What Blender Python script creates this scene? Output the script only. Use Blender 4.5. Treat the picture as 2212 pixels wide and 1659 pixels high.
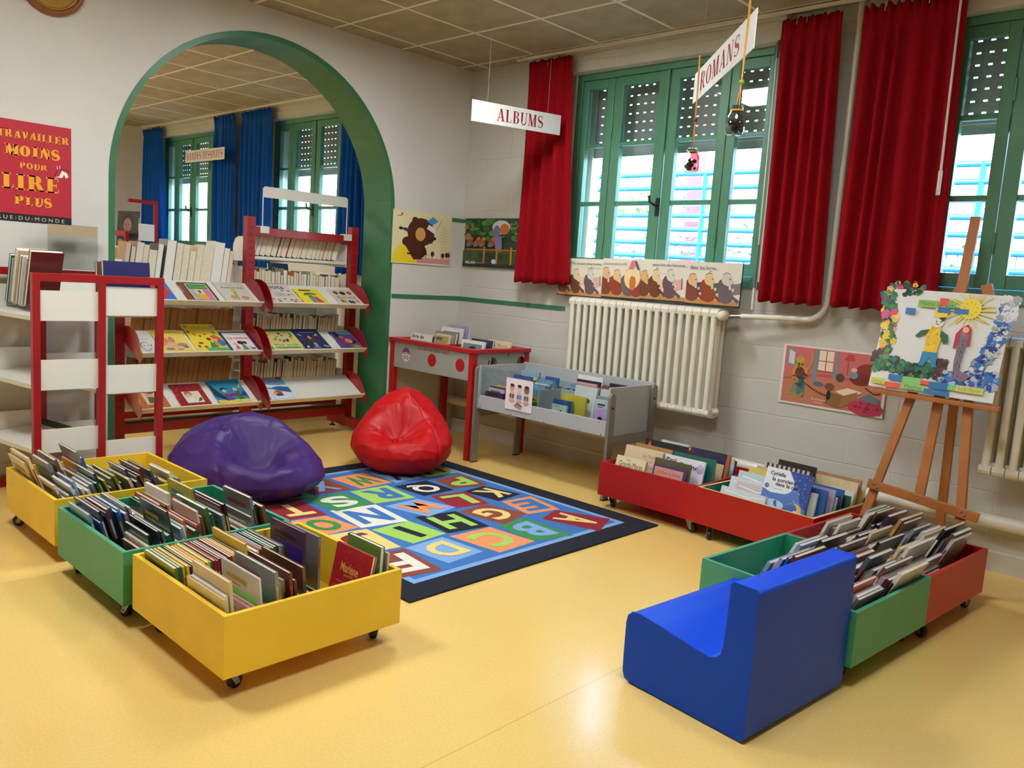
import bpy, bmesh, math, random
from mathutils import Matrix, Vector
PI = math.pi
rad = math.radians
sc = bpy.context.scene
for o in list(bpy.data.objects):
    bpy.data.objects.remove(o, do_unlink=True)
COL = sc.collection

# ------------------------------------------------------------------ camera
cam_d = bpy.data.cameras.new('camera')
cam = bpy.data.objects.new('camera', cam_d)
COL.objects.link(cam)
cam_d.sensor_fit = 'HORIZONTAL'
cam_d.sensor_width = 36.0
cam_d.lens = 28.787
cam_d.clip_start = 0.05
_yaw, _pit, _rol = -0.7541, -0.1310, 0.0669
_f = Vector((math.sin(_yaw)*math.cos(_pit), math.cos(_yaw)*math.cos(_pit), math.sin(_pit)))
_r = _f.cross(Vector((0, 0, 1))).normalized()
_u = _r.cross(_f)
_r2 = _r*math.cos(_rol) + _u*math.sin(_rol)
_u2 = -_r*math.sin(_rol) + _u*math.cos(_rol)
_m = Matrix((_r2, _u2, -_f)).transposed().to_4x4()
_m.translation = Vector((5.0927, -4.7040, 1.3366))
cam.matrix_world = _m
sc.camera = cam

# ------------------------------------------------------------------ view, sky, sun
sc.view_settings.view_transform = 'Standard'
sc.view_settings.look = 'None'
sc.view_settings.gamma = 1.0
sc.view_settings.use_curve_mapping = False
sc.view_settings.exposure = 0.68
sc.cycles.max_bounces = 10
sc.cycles.diffuse_bounces = 6
sc.cycles.glossy_bounces = 4
sc.cycles.transparent_max_bounces = 16
sc.cycles.caustics_reflective = False
sc.cycles.caustics_refractive = False
sc.cycles.sample_clamp_indirect = 6.0
sc.cycles.use_denoising = True

world = bpy.data.worlds.new('sky')
sc.world = world
world.use_nodes = True
_nt = world.node_tree
_bg = _nt.nodes['Background']
_sky = _nt.nodes.new('ShaderNodeTexSky')
_sky.sky_type = 'NISHITA'
_sky.sun_disc = False
_sky.sun_elevation = rad(42)
_sky.sun_rotation = rad(180)
_sky.air_density = 1.0
_nt.links.new(_sky.outputs[0], _bg.inputs[0])
_bg.inputs[1].default_value = 2.5

sun_d = bpy.data.lights.new('sun', 'SUN')
sun_d.energy = 9.0
sun_d.angle = rad(0.6)
sun_d.color = (1.0, 0.95, 0.86)
sun = bpy.data.objects.new('sun', sun_d)
COL.objects.link(sun)
sun.rotation_euler = (rad(48), 0, rad(-25))   # shines outdoors from behind the building

PANEL_E = 29.0            # strength of the ceiling light panels
PANEL_C = (0.93, 1.0, 1.03)

# ------------------------------------------------------------------ materials
def lin(c):
    def f(v):
        v = v/255.0
        return v/12.92 if v <= 0.04045 else ((v+0.055)/1.055)**2.4
    return (f(c[0]), f(c[1]), f(c[2]), 1.0)
MATS = {}
def mat(name, rgb, rough=0.6, metal=0.0, spec=0.5, coat=0.0, emit=0.0, noise=0.0, nscale=8.0, bump=0.0, bscale=60.0, alpha=1.0, sheen=0.0, bdist=0.002):
    if name in MATS: return MATS[name]
    m = bpy.data.materials.new(name); m.use_nodes = True
    nt = m.node_tree; p = nt.nodes['Principled BSDF']
    c = lin(rgb)
    p.inputs['Base Color'].default_value = c
    p.inputs['Roughness'].default_value = rough
    p.inputs['Metallic'].default_value = metal
    p.inputs['Specular IOR Level'].default_value = spec
    if coat: p.inputs['Coat Weight'].default_value = coat; p.inputs['Coat Roughness'].default_value = 0.12
    if sheen: p.inputs['Sheen Weight'].default_value = sheen
    if emit:
        p.inputs['Emission Color'].default_value = c
        p.inputs['Emission Strength'].default_value = emit
    if noise or bump:
        tc = nt.nodes.new('ShaderNodeTexCoord')
    if noise:
        n = nt.nodes.new('ShaderNodeTexNoise'); n.inputs['Scale'].default_value = nscale; n.inputs['Detail'].default_value = 5
        nt.links.new(tc.outputs['Object'], n.inputs['Vector'])
        mr = nt.nodes.new('ShaderNodeMapRange')
        mr.inputs[3].default_value = 1-noise; mr.inputs[4].default_value = 1+noise
        mr.inputs[1].default_value = 0.3; mr.inputs[2].default_value = 0.7
        nt.links.new(n.outputs[0], mr.inputs[0])
        mx = nt.nodes.new('ShaderNodeMix'); mx.data_type = 'RGBA'; mx.blend_type = 'MULTIPLY'
        mx.inputs[0].default_value = 1.0; mx.inputs[6].default_value = c
        nt.links.new(mr.outputs[0], mx.inputs[7])
        nt.links.new(mx.outputs[2], p.inputs['Base Color'])
    if bump:
        b = nt.nodes.new('ShaderNodeTexNoise'); b.inputs['Scale'].default_value = bscale; b.inputs['Detail'].default_value = 4
        nt.links.new(tc.outputs['Object'], b.inputs['Vector'])
        bp = nt.nodes.new('ShaderNodeBump'); bp.inputs['Strength'].default_value = bump; bp.inputs['Distance'].default_value = bdist
        nt.links.new(b.outputs[0], bp.inputs['Height'])
        nt.links.new(bp.outputs[0], p.inputs['Normal'])
    MATS[name] = m
    return m

def ink(rgb, rough=0.4, coat=0.0):
    """printed or painted flat colour"""
    return mat('ink_%d_%d_%d_%d_%d' % (rgb[0], rgb[1], rgb[2], int(rough*100), int(coat*10)), rgb, rough, coat=coat)

def glass_mat(name, tint=(245, 250, 250), refl=1.0, power=4.5):
    if name in MATS: return MATS[name]
    m = bpy.data.materials.new(name); m.use_nodes = True
    nt = m.node_tree
    for n in list(nt.nodes): nt.nodes.remove(n)
    out = nt.nodes.new('ShaderNodeOutputMaterial')
    tr = nt.nodes.new('ShaderNodeBsdfTransparent'); tr.inputs[0].default_value = lin(tint)
    gl = nt.nodes.new('ShaderNodeBsdfGlossy'); gl.inputs['Roughness'].default_value = 0.02
    fr = nt.nodes.new('ShaderNodeLayerWeight'); fr.inputs[0].default_value = 0.5
    pw = nt.nodes.new('ShaderNodeMath'); pw.operation = 'POWER'; pw.inputs[1].default_value = power
    nt.links.new(fr.outputs['Facing'], pw.inputs[0])
    mu = nt.nodes.new('ShaderNodeMath'); mu.operation = 'MULTIPLY_ADD'; mu.inputs[1].default_value = 0.8*refl; mu.inputs[2].default_value = 0.055*refl
    mx = nt.nodes.new('ShaderNodeMixShader')
    nt.links.new(pw.outputs[0], mu.inputs[0]); nt.links.new(mu.outputs[0], mx.inputs[0])
    nt.links.new(tr.outputs[0], mx.inputs[1]); nt.links.new(gl.outputs[0], mx.inputs[2])
    nt.links.new(mx.outputs[0], out.inputs[0])
    MATS[name] = m
    return m

# ------------------------------------------------------------------ mesh builder
I4 = Matrix.Identity(4)
def T(x, y, z): return Matrix.Translation((x, y, z))
def RZ(a): return Matrix.Rotation(a, 4, 'Z')
def RX(a): return Matrix.Rotation(a, 4, 'X')
def RY(a): return Matrix.Rotation(a, 4, 'Y')

class MB:
    def __init__(self): self.v = []; self.f = []; self.mi = []; self.sm = []; self.mats = []
    def mid(self, m):
        if m not in self.mats: self.mats.append(m)
        return self.mats.index(m)
    def add(self, vs, fs, m, M=None, smooth=False):
        b = len(self.v); k = self.mid(m)
        if M is not None: vs = [M @ Vector(p) for p in vs]
        self.v.extend([tuple(p) for p in vs])
        for f in fs:
            self.f.append(tuple(b+i for i in f)); self.mi.append(k); self.sm.append(smooth)
    def box(self, x0, x1, y0, y1, z0, z1, m, M=None, fm=None):
        vs = [(x0,y0,z0),(x1,y0,z0),(x1,y1,z0),(x0,y1,z0),(x0,y0,z1),(x1,y0,z1),(x1,y1,z1),(x0,y1,z1)]
        fs = {'-z':(0,3,2,1),'+z':(4,5,6,7),'-y':(0,1,5,4),'+x':(1,2,6,5),'+y':(2,3,7,6),'-x':(3,0,4,7)}
        if not fm: self.add(vs, list(fs.values()), m, M)
        else:
            for k, f in fs.items(): self.add(vs, [f], fm.get(k, m), M)
    def prism(self, pts, a, b, m, axis='z', M=None, fm=None, smooth=False):
        """polygon (counter-clockwise in its own plane) swept from a to b along axis"""
        def P(u, v, w):
            return {'z': (u, v, w), 'y': (u, w, v), 'x': (w, u, v)}[axis]
        n = len(pts)
        vs = [P(u, v, a) for u, v in pts] + [P(u, v, b) for u, v in pts]
        flip = (axis == 'y')
        cap0 = tuple(range(n)); cap1 = tuple(range(n, 2*n))
        sides = [(i, (i+1) % n, n+(i+1) % n, n+i) for i in range(n)]
        if flip:
            fs0, fs1 = [cap0], [tuple(reversed(cap1))]; sides = [tuple(reversed(s)) for s in sides]
        else:
            fs0, fs1 = [tuple(reversed(cap0))], [cap1]
        self.add(vs, fs0, (fm or {}).get('a', m), M); self.add(vs, fs1, (fm or {}).get('b', m), M)
        self.add(vs, sides, m, M, smooth)
    def poly(self, pts, m, M=None):
        self.add(pts, [tuple(range(len(pts)))], m, M)
    def tube(self, pts, r, m, n=10, M=None, caps=True, smooth=True):
        pts = [Vector(p) for p in pts]; k = len(pts)
        rs = r if isinstance(r, (list, tuple)) else [r]*k
        vs = []; up = None
        for i, p in enumerate(pts):
            d = (pts[min(i+1, k-1)] - pts[max(i-1, 0)]).normalized()
            if up is None:
                up = Vector((0, 0, 1)) if abs(d.z) < 0.9 else Vector((1, 0, 0))
            a = (up - d*up.dot(d)).normalized(); b = d.cross(a); up = a
            for j in range(n):
                t = 2*PI*j/n
                vs.append(p + (a*math.cos(t) + b*math.sin(t))*rs[i])
        fs = [(i*n+j, i*n+(j+1) % n, (i+1)*n+(j+1) % n, (i+1)*n+j) for i in range(k-1) for j in range(n)]
        self.add(vs, fs, m, M, smooth)
        if caps:
            self.add(vs, [tuple(reversed(range(n))), tuple(range((k-1)*n, k*n))], m, M)
    def lathe(self, prof, m, n=24, M=None, smooth=True):
        """profile [(r, z)] turned about local Z"""
        vs = [(r*math.cos(2*PI*j/n), r*math.sin(2*PI*j/n), z) for r, z in prof for j in range(n)]
        k = len(prof)
        fs = [(i*n+j, i*n+(j+1) % n, (i+1)*n+(j+1) % n, (i+1)*n+j) for i in range(k-1) for j in range(n)]
        self.add(vs, fs, m, M, smooth)
        if prof[0][0] > 1e-6: self.add(vs, [tuple(reversed(range(n)))], m, M)
        if prof[-1][0] > 1e-6: self.add(vs, [tuple(range((k-1)*n, k*n))], m, M)
    def grid(self, P, nu, nv, m, wrap_u=False, smooth=True, M=None, flip=False):
        vs = [P(i, j) for i in range(nu) for j in range(nv)]
        fs = []
        for i in range(nu if wrap_u else nu-1):
            for j in range(nv-1):
                a = i*nv+j; b = ((i+1) % nu)*nv+j
                f = (a, b, b+1, a+1)
                fs.append(tuple(reversed(f)) if flip else f)
        self.add(vs, fs, m, M, smooth)
    def mesh(self, name):
        me = bpy.data.meshes.new(name)
        me.from_pydata(self.v, [], self.f)
        for mm in self.mats: me.materials.append(mm)
        me.polygons.foreach_set('material_index', self.mi)
        me.polygons.foreach_set('use_smooth', self.sm)
        me.update()
        return me
    def build(self, name, parent=None, M=None, bevel=0.0, seg=2):
        o = bpy.data.objects.new(name, self.mesh(name))
        COL.objects.link(o)
        if parent is not None: o.parent = parent
        if M is not None: o.matrix_local = M
        if bevel:
            b = o.modifiers.new('bevel', 'BEVEL'); b.width = bevel; b.segments = seg; b.limit_method = 'ANGLE'; b.angle_limit = rad(40)
            b.harden_normals = False
        return o

USED = {}
def tag(o, label=None, cat=None, group=None, kind=None):
    if label:
        o['label'] = label
    if cat: o['category'] = cat
    if group: o['group'] = group
    if kind: o['kind'] = kind
    return o
def thing(name, label, cat, M=None, group=None):
    o = bpy.data.objects.new(name, None); COL.objects.link(o)
    o.empty_display_size = 0.05
    if M is not None: o.matrix_world = M
    return tag(o, label, cat, group)
def struct(o):
    o['kind'] = 'structure'; return o

# ------------------------------------------------------------------ lettering
def _para(x0, y0, x1, y1, w): return [(x0, y0), (x0+w, y0), (x1+w, y1), (x1, y1)]
def _rc(x0, y0, x1, y1): return [(x0, y0), (x1, y0), (x1, y1), (x0, y1)]
def ribbon(pts, ws):
    out = []
    n = len(pts); L = []; Rr = []
    for i, p in enumerate(pts):
        a = pts[max(i-1, 0)]; b = pts[min(i+1, n-1)]
        dx, dy = b[0]-a[0], b[1]-a[1]; d = math.hypot(dx, dy) or 1
        w = (ws[i] if isinstance(ws, (list, tuple)) else ws)/2
        L.append((p[0]-dy/d*w, p[1]+dx/d*w)); Rr.append((p[0]+dy/d*w, p[1]-dx/d*w))
    for i in range(n-1): out.append([Rr[i], Rr[i+1], L[i+1], L[i]])
    return out
def _arc(cx, cy, rx, ry, a0, a1, T_, t_, n=18):
    pts = []
    for i in range(n+1):
        a = rad(a0+(a1-a0)*i/n)
        c, s = math.cos(a), math.sin(a)
        pts.append(((cx+rx*c, cy+ry*s), (cx+(rx-T_)*c, cy+(ry-t_)*s)))
    out = []
    for (o0, i0), (o1, i1) in zip(pts, pts[1:]):
        q = [o0, o1, i1, i0]
        out.append(q if a1 > a0 else list(reversed(q)))
    return out
def serif_glyph(ch, T_=0.17, t_=0.045, sl=0.05):
    S = t_; g = []
    def stem(x, w=None, a=0.0, b=1.0, ser=True):
        w = w or T_
        g.append(_rc(x, a, x+w, b))
        if ser:
            if a == 0: g.append(_rc(x-sl, 0, x+w+sl, S))
            if b == 1: g.append(_rc(x-sl, 1-S, x+w+sl, 1))
    if ch == 'A':
        g.append(_para(0.06, 0, 0.30, 1, t_*1.3)); g.append(_para(0.50, 0, 0.26, 1, T_)); g.append(_rc(0.15, 0.28, 0.5, 0.28+S))
        g.append(_rc(0, 0, 0.2, S)); g.append(_rc(0.43, 0, 0.74, S)); return g, 0.74
    if ch == 'L':
        stem(sl); g.append(_rc(sl, 0, 0.55, S)); g.append([(0.5, 0), (0.56, 0), (0.56, 0.3), (0.53, 0.3)]); return g, 0.6
    if ch in 'BPR':
        stem(sl); x = sl+T_
        if ch == 'B':
            g.append(_rc(x, 1-S, x+.1, 1)); g.append(_rc(x, 0, x+.1, S)); g.append(_rc(x, .5, x+.1, .5+S))
            g.extend(_arc(x+.1, .75+S/2, .24, .25-S/2, -90, 90, T_*.9, S)); g.extend(_arc(x+.1, .25+S/2, .28, .25+S/2, -90, 90, T_, S)); return g, x+.42
        g.append(_rc(x, 1-S, x+.1, 1)); g.append(_rc(x, .46, x+.1, .46+S)); g.extend(_arc(x+.1, .73, .26, .27, -90, 90, T_*.95, S))
        if ch == 'R':
            g.append(_para(x+.27, 0, x+.06, .48, T_*.95)); g.append(_rc(x+.24, 0, x+.5, S)); return g, x+.5
        return g, x+.4
    if ch == 'U':
        stem(sl, a=.25); g.append(_rc(.52, .25, .52+t_*1.3, 1)); g.append(_rc(.45, 1-S, .65, 1))
        g.extend(_arc(.06+(.515)/2, .26, .515/2+.0, .28, 180, 360, T_*.55, S*1.6)); return g, .66
    if ch == 'M':
        g.append(_rc(.08, 0, .08+t_*1.2, 1)); stem(.62); g.append(_para(.33, 0, .08, 1, T_)); g.append(_para(.37, 0, .64, 1, t_*1.3))
        g.append(_rc(0, 0, .2, S)); g.append(_rc(.0, 1-S, .2, 1)); return g, .88
    if ch == 'N':
        g.append(_rc(.08, 0, .08+t_*1.2, 1)); g.append(_rc(.56, 0, .56+t_*1.2, 1)); g.append(_para(.46, 0, .06, 1, T_))
        g.append(_rc(0, 0, .2, S)); g.append(_rc(0, 1-S, .2, 1)); g.append(_rc(.48, 1-S, .7, 1)); return g, .72
    if ch == 'D':
        stem(sl); x = sl+T_; g.append(_rc(x, 1-S, x+.1, 1)); g.append(_rc(x, 0, x+.1, S)); g.extend(_arc(x+.1, .5, .34, .5, -90, 90, T_, S)); return g, x+.48
    if ch == 'O' or ch == 'Q' or ch == 'C':
        if ch == 'O': g.extend(_arc(.36, .5, .36, .5, 0, 360, T_, S, 32)); return g, .74
        g.extend(_arc(.36, .5, .36, .5, 60, 300, T_, S, 26)); g.append(_rc(.5, .68, .56, .96)); g.append(_rc(.5, .04, .55, .2)); return g, .62
    if ch in 'EF':
        stem(sl); x = sl+T_
        for yb in ((0, .5-S/2, 1-S) if ch == 'E' else (.5-S/2, 1-S)): g.append(_rc(x, yb, x+(.3 if abs(yb-.48) > .1 else .2), yb+S))
        g.append([(x+.25, 1), (x+.27, .74), (x+.31, .74), (x+.31, 1)]); g.append(_rc(x+.17, .36, x+.21, .64))
        if ch == 'E': g.append([(x+.25, 0), (x+.32, 0), (x+.32, .28), (x+.29, .28)])
        return g, x+.36
    if ch == 'I': stem(sl); return g, T_+2*sl
    if ch == 'T':
        stem(.24); g.append(_rc(0, 1-S, .65, 1)); g.append([(0, 1), (0, .74), (.03, .74), (.07, 1)]); g.append([(.58, 1), (.62, .74), (.65, .74), (.65, 1)]); return g, .67
    if ch == 'V':
        g.append(_para(.27, 0, .05, 1, T_)); g.append(_para(.34, 0, .56, 1, t_*1.4)); g.append(_rc(0, 1-S, .28, 1)); g.append(_rc(.48, 1-S, .7, 1)); return g, .7
    if ch == 'S':
        pts = []; ws = []
        for i in range(25):
            u = i/24
            a = rad(40+ (230-40)*(u/.5)) if u <= .5 else None
            if u <= .5:
                a = rad(35+(270-35)*(u/.5)); pts.append((.27+.2*math.cos(a), .735+.235*math.sin(a)))
            else:
                a = rad(90-(235)*((u-.5)/.5)); pts.append((.27+.22*math.cos(a), .26+.235*math.sin(a)))
            ws.append(S*1.2+T_*.95*max(0, 1-abs(u-.5)/.32))
        g.extend(ribbon(pts, ws)); g.append(_rc(.44, .7, .48, .97)); g.append(_rc(.04, .03, .08, .32)); return g, .55
    return g, .35
def serif_text(mb, text, x0, x1, y0, y1, m, M, T_=0.17, t_=0.05, gap=0.1, z=0.0, sl=0.05):
    """fits text in the rectangle; M maps (x, y) in its plane (z = height off the surface)"""
    gl = [serif_glyph(c, T_, t_, sl) if c != ' ' else ([], .35) for c in text]
    W = sum(w for _, w in gl) + gap*(len(gl)-1)
    sx = (x1-x0)/W; sy = y1-y0; cx = 0
    for polys, w in gl:
        for p in polys: mb.poly([(x0+(cx+u)*sx, y0+v*sy, z) for u, v in p], m, M)
        cx += w+gap

_TXT = {}
def text_geo(text, bold=0.0):
    k = (text, bold)
    if k in _TXT: return _TXT[k]
    cu = bpy.data.curves.new('t', 'FONT'); cu.body = text; cu.resolution_u = 3; cu.offset = bold
    cu.align_x = 'LEFT'
    ob = bpy.data.objects.new('t', cu); COL.objects.link(ob)
    dg = bpy.context.evaluated_depsgraph_get(); dg.update()
    me = ob.evaluated_get(dg).to_mesh()
    vs = [tuple(v.co) for v in me.vertices]; fs = [tuple(p.vertices) for p in me.polygons]
    nz = sum(p.normal.z for p in me.polygons)
    if nz < 0: fs = [tuple(reversed(f)) for f in fs]
    ob.evaluated_get(dg).to_mesh_clear()
    bpy.data.objects.remove(ob, do_unlink=True); bpy.data.curves.remove(cu)
    xs = [v[0] for v in vs] or [0, 1]; ys = [v[1] for v in vs] or [0, 1]
    _TXT[k] = (vs, fs, min(xs), max(xs), min(ys), max(ys))
    return _TXT[k]
def put_text(mb, text, x0, x1, y0, y1, m, M, z=0.0, bold=0.0, rot=0.0):
    vs, fs, a, b, c, d = text_geo(text, bold)
    out = [(x0+(v[0]-a)/(b-a)*(x1-x0), y0+(v[1]-c)/(d-c)*(y1-y0), z) for v in vs]
    mb.add(out, fs, m, M)
def ell(cx, cy, rx, ry, n=20, a0=0, a1=360):
    return [(cx+rx*math.cos(rad(a0+(a1-a0)*i/n)), cy+ry*math.sin(rad(a0+(a1-a0)*i/n))) for i in range(n if a1-a0 == 360 else n+1)]
def clip01(pts, e=0.0):
    for ax, sgn, lim_ in ((0, 1, -e), (0, -1, -1-e), (1, 1, -e), (1, -1, -1-e)):
        out = []
        for k in range(len(pts)):
            p, q = pts[k], pts[(k+1) % len(pts)]
            dp, dq = sgn*p[ax]-lim_, sgn*q[ax]-lim_
            if dp >= 0: out.append(p)
            if (dp >= 0) != (dq >= 0):
                t_ = dp/(dp-dq); out.append((p[0]+(q[0]-p[0])*t_, p[1]+(q[1]-p[1])*t_))
        pts = out
        if not pts: return []
    return pts
def draw(mb, items, M, w, h, z0=0.0004, dz=0.00012, rough=0.35, coat=0.0):
    """flat printed artwork: items in unit coordinates of a w x h page, painted in order"""
    for k, it in enumerate(items):
        z = z0+dz*k; kind = it[0]; m = ink(it[-1], rough, coat)
        if kind == 'r': _, x0, y0, x1, y1, c = it; mb.poly([(x0*w, y0*h, z), (x1*w, y0*h, z), (x1*w, y1*h, z), (x0*w, y1*h, z)], m, M)
        elif kind == 'e': _, cx, cy, rx, ry, c = it; q = clip01(ell(cx, cy, rx, ry)); q and mb.poly([(u*w, v*h, z) for u, v in q], m, M)
        elif kind == 'p': q = clip01(it[1]) if len(it[1]) <= 5 else it[1]; q and mb.poly([(u*w, v*h, z) for u, v in q], m, M)
        elif kind == 'l':
            for q in ribbon([(u*w, v*h) for u, v in it[1]], it[2]*h):
                q = clip01([(u/w, v/h) for u, v in q]) ; q and mb.poly([(u*w, v*h, z) for u, v in q], m, M)
        elif kind == 't': _, x0, y0, x1, y1, s, c = it; put_text(mb, s, x0*w, x1*w, y0*h, y1*h, m, M, z)
        elif kind == 'tb': _, x0, y0, x1, y1, s, c = it; put_text(mb, s, x0*w, x1*w, y0*h, y1*h, m, M, z, 0.02)
        elif kind == 'ts': _, x0, y0, x1, y1, s, c = it; serif_text(mb, s, x0*w, x1*w, y0*h, y1*h, m, M, z=z)
# page frames: local x right, y up, z towards the viewer
def frame_wall_y(x, y, z): return Matrix(((1,0,0,x),(0,0,-1,y),(0,1,0,z),(0,0,0,1)))      # on a wall facing -y
def frame_wall_x(x, y, z): return Matrix(((0,0,1,x),(1,0,0,y),(0,1,0,z),(0,0,0,1)))       # on a wall facing +x
# ================================================================== THE ROOM
H = 2.957
def plaster(name, rgb, lines=False):
    m = mat(name, rgb, 0.75, noise=0.035, nscale=2.2, bump=0.35, bscale=5.0, bdist=0.012)
    if lines and 'blk' not in m:
        m['blk'] = 1
        nt = m.node_tree; p = nt.nodes['Principled BSDF']
        tc = nt.nodes.new('ShaderNodeTexCoord')
        sp = nt.nodes.new('ShaderNodeSeparateXYZ'); nt.links.new(tc.outputs['Object'], sp.inputs[0])
        cb = nt.nodes.new('ShaderNodeCombineXYZ'); nt.links.new(sp.outputs[0], cb.inputs[0]); nt.links.new(sp.outputs[2], cb.inputs[1])
        nz = nt.nodes.new('ShaderNodeTexNoise'); nz.inputs['Scale'].default_value = 3.0
        nt.links.new(tc.outputs['Object'], nz.inputs['Vector'])
        ad = nt.nodes.new('ShaderNodeMix'); ad.data_type = 'VECTOR'; ad.inputs[0].default_value = 0.03
        nt.links.new(cb.outputs[0], ad.inputs[4]); nt.links.new(nz.outputs['Color'], ad.inputs[5])
        br = nt.nodes.new('ShaderNodeTexBrick')
        br.inputs['Scale'].default_value = 1.0; br.inputs['Brick Width'].default_value = 0.5; br.inputs['Row Height'].default_value = 0.2
        br.inputs['Mortar Size'].default_value = 0.006; br.inputs['Mortar Smooth'].default_value = 1.0
        nt.links.new(ad.outputs[1], br.inputs['Vector'])
        bp = nt.nodes.new('ShaderNodeBump'); bp.inputs['Distance'].default_value = 0.004; bp.inputs['Strength'].default_value = 0.5; bp.invert = True
        nt.links.new(br.outputs['Fac'], bp.inputs['Height'])
        old = p.inputs['Normal'].links[0].from_socket
        nt.links.new(old, bp.inputs['Normal']); nt.links.new(bp.outputs[0], p.inputs['Normal'])
    return m
m_wallL = plaster('wall_cream', (212, 208, 199))
m_wallW = plaster('wall_window_side', (200, 195, 184), True)
m_green = mat('green_gloss_paint', (52, 112, 72), 0.38, noise=0.08, nscale=3, bump=0.15, bscale=14)
m_greenw = mat('window_green_paint', (82, 140, 108), 0.38, noise=0.05, nscale=5)
m_stripe = mat('stripe_green_paint', (50, 118, 82), 0.5)
m_white = mat('white_paint', (225, 220, 208), 0.45)
m_cream = mat('cream_enamel', (228, 222, 204), 0.3, coat=0.3)

# floor: one sheet vinyl, speckled, with seams
m_floor = mat('vinyl_floor', (222, 180, 98), 0.27, spec=0.5)
def floor_nodes(m):
    nt = m.node_tree; p = nt.nodes['Principled BSDF']
    tc = nt.nodes.new('ShaderNodeTexCoord')
    n1 = nt.nodes.new('ShaderNodeTexNoise'); n1.inputs['Scale'].default_value = 110; n1.inputs['Detail'].default_value = 2
    n2 = nt.nodes.new('ShaderNodeTexNoise'); n2.inputs['Scale'].default_value = 1.6; n2.inputs['Detail'].default_value = 4
    nt.links.new(tc.outputs['Object'], n1.inputs['Vector']); nt.links.new(tc.outputs['Object'], n2.inputs['Vector'])
    r1 = nt.nodes.new('ShaderNodeValToRGB'); r1.color_ramp.elements[0].position = 0.35; r1.color_ramp.elements[1].position = 0.65
    r1.color_ramp.elements[0].color = lin((237, 198, 115)); r1.color_ramp.elements[1].color = lin((243, 205, 122))
    nt.links.new(n1.outputs[0], r1.inputs[0])
    mr = nt.nodes.new('ShaderNodeMapRange'); mr.inputs[1].default_value = 0.3; mr.inputs[2].default_value = 0.7; mr.inputs[3].default_value = 0.97; mr.inputs[4].default_value = 1.02
    nt.links.new(n2.outputs[0], mr.inputs[0])
    # seams of the sheets, 2 m apart, running away from the window wall
    sp = nt.nodes.new('ShaderNodeSeparateXYZ'); nt.links.new(tc.outputs['Object'], sp.inputs[0])
    a = nt.nodes.new('ShaderNodeMath'); a.operation = 'ADD'; a.inputs[1].default_value = 20.45; nt.links.new(sp.outputs[0], a.inputs[0])
    md = nt.nodes.new('ShaderNodeMath'); md.operation = 'MODULO'; md.inputs[1].default_value = 2.0; nt.links.new(a.outputs[0], md.inputs[0])
    lt = nt.nodes.new('ShaderNodeMath'); lt.operation = 'LESS_THAN'; lt.inputs[1].default_value = 0.004; nt.links.new(md.outputs[0], lt.inputs[0])
    ml = nt.nodes.new('ShaderNodeMath'); ml.operation = 'MULTIPLY_ADD'; ml.inputs[1].default_value = -0.22; ml.inputs[2].default_value = 1.0
    nt.links.new(lt.outputs[0], ml.inputs[0])
    mm = nt.nodes.new('ShaderNodeMath'); mm.operation = 'MULTIPLY'; nt.links.new(mr.outputs[0], mm.inputs[0]); nt.links.new(ml.outputs[0], mm.inputs[1])
    mx = nt.nodes.new('ShaderNodeMix'); mx.data_type = 'RGBA'; mx.blend_type = 'MULTIPLY'; mx.inputs[0].default_value = 1
    nt.links.new(r1.outputs[0], mx.inputs[6]); nt.links.new(mm.outputs[0], mx.inputs[7]); nt.links.new(mx.outputs[2], p.inputs['Base Color'])
    rr = nt.nodes.new('ShaderNodeMapRange'); rr.inputs[1].default_value = 0.3; rr.inputs[2].default_value = 0.7; rr.inputs[3].default_value = 0.15; rr.inputs[4].default_value = 0.20
    n3 = nt.nodes.new('ShaderNodeTexNoise'); n3.inputs['Scale'].default_value = 5; n3.inputs['Detail'].default_value = 6
    nt.links.new(tc.outputs['Object'], n3.inputs['Vector']); nt.links.new(n3.outputs[0], rr.inputs[0]); nt.links.new(rr.outputs[0], p.inputs['Roughness'])
    bp = nt.nodes.new('ShaderNodeBump'); bp.inputs['Strength'].default_value = 0.05; bp.inputs['Distance'].default_value = 0.004
    n4 = nt.nodes.new('ShaderNodeTexNoise'); n4.inputs['Scale'].default_value = 7; nt.links.new(tc.outputs['Object'], n4.inputs['Vector'])
    nt.links.new(n4.outputs[0], bp.inputs['Height']); nt.links.new(bp.outputs[0], p.inputs['Normal'])
floor_nodes(m_floor)
XR, YB, XN, YNB = 7.4, -7.2, -6.3, -6.0     # right wall, back wall, far end and back of the next room
mb = MB(); mb.box(XN-.2, XR+.2, YB-.2, .36, -.1, 0, m_floor); struct(mb.build('floor'))

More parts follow.
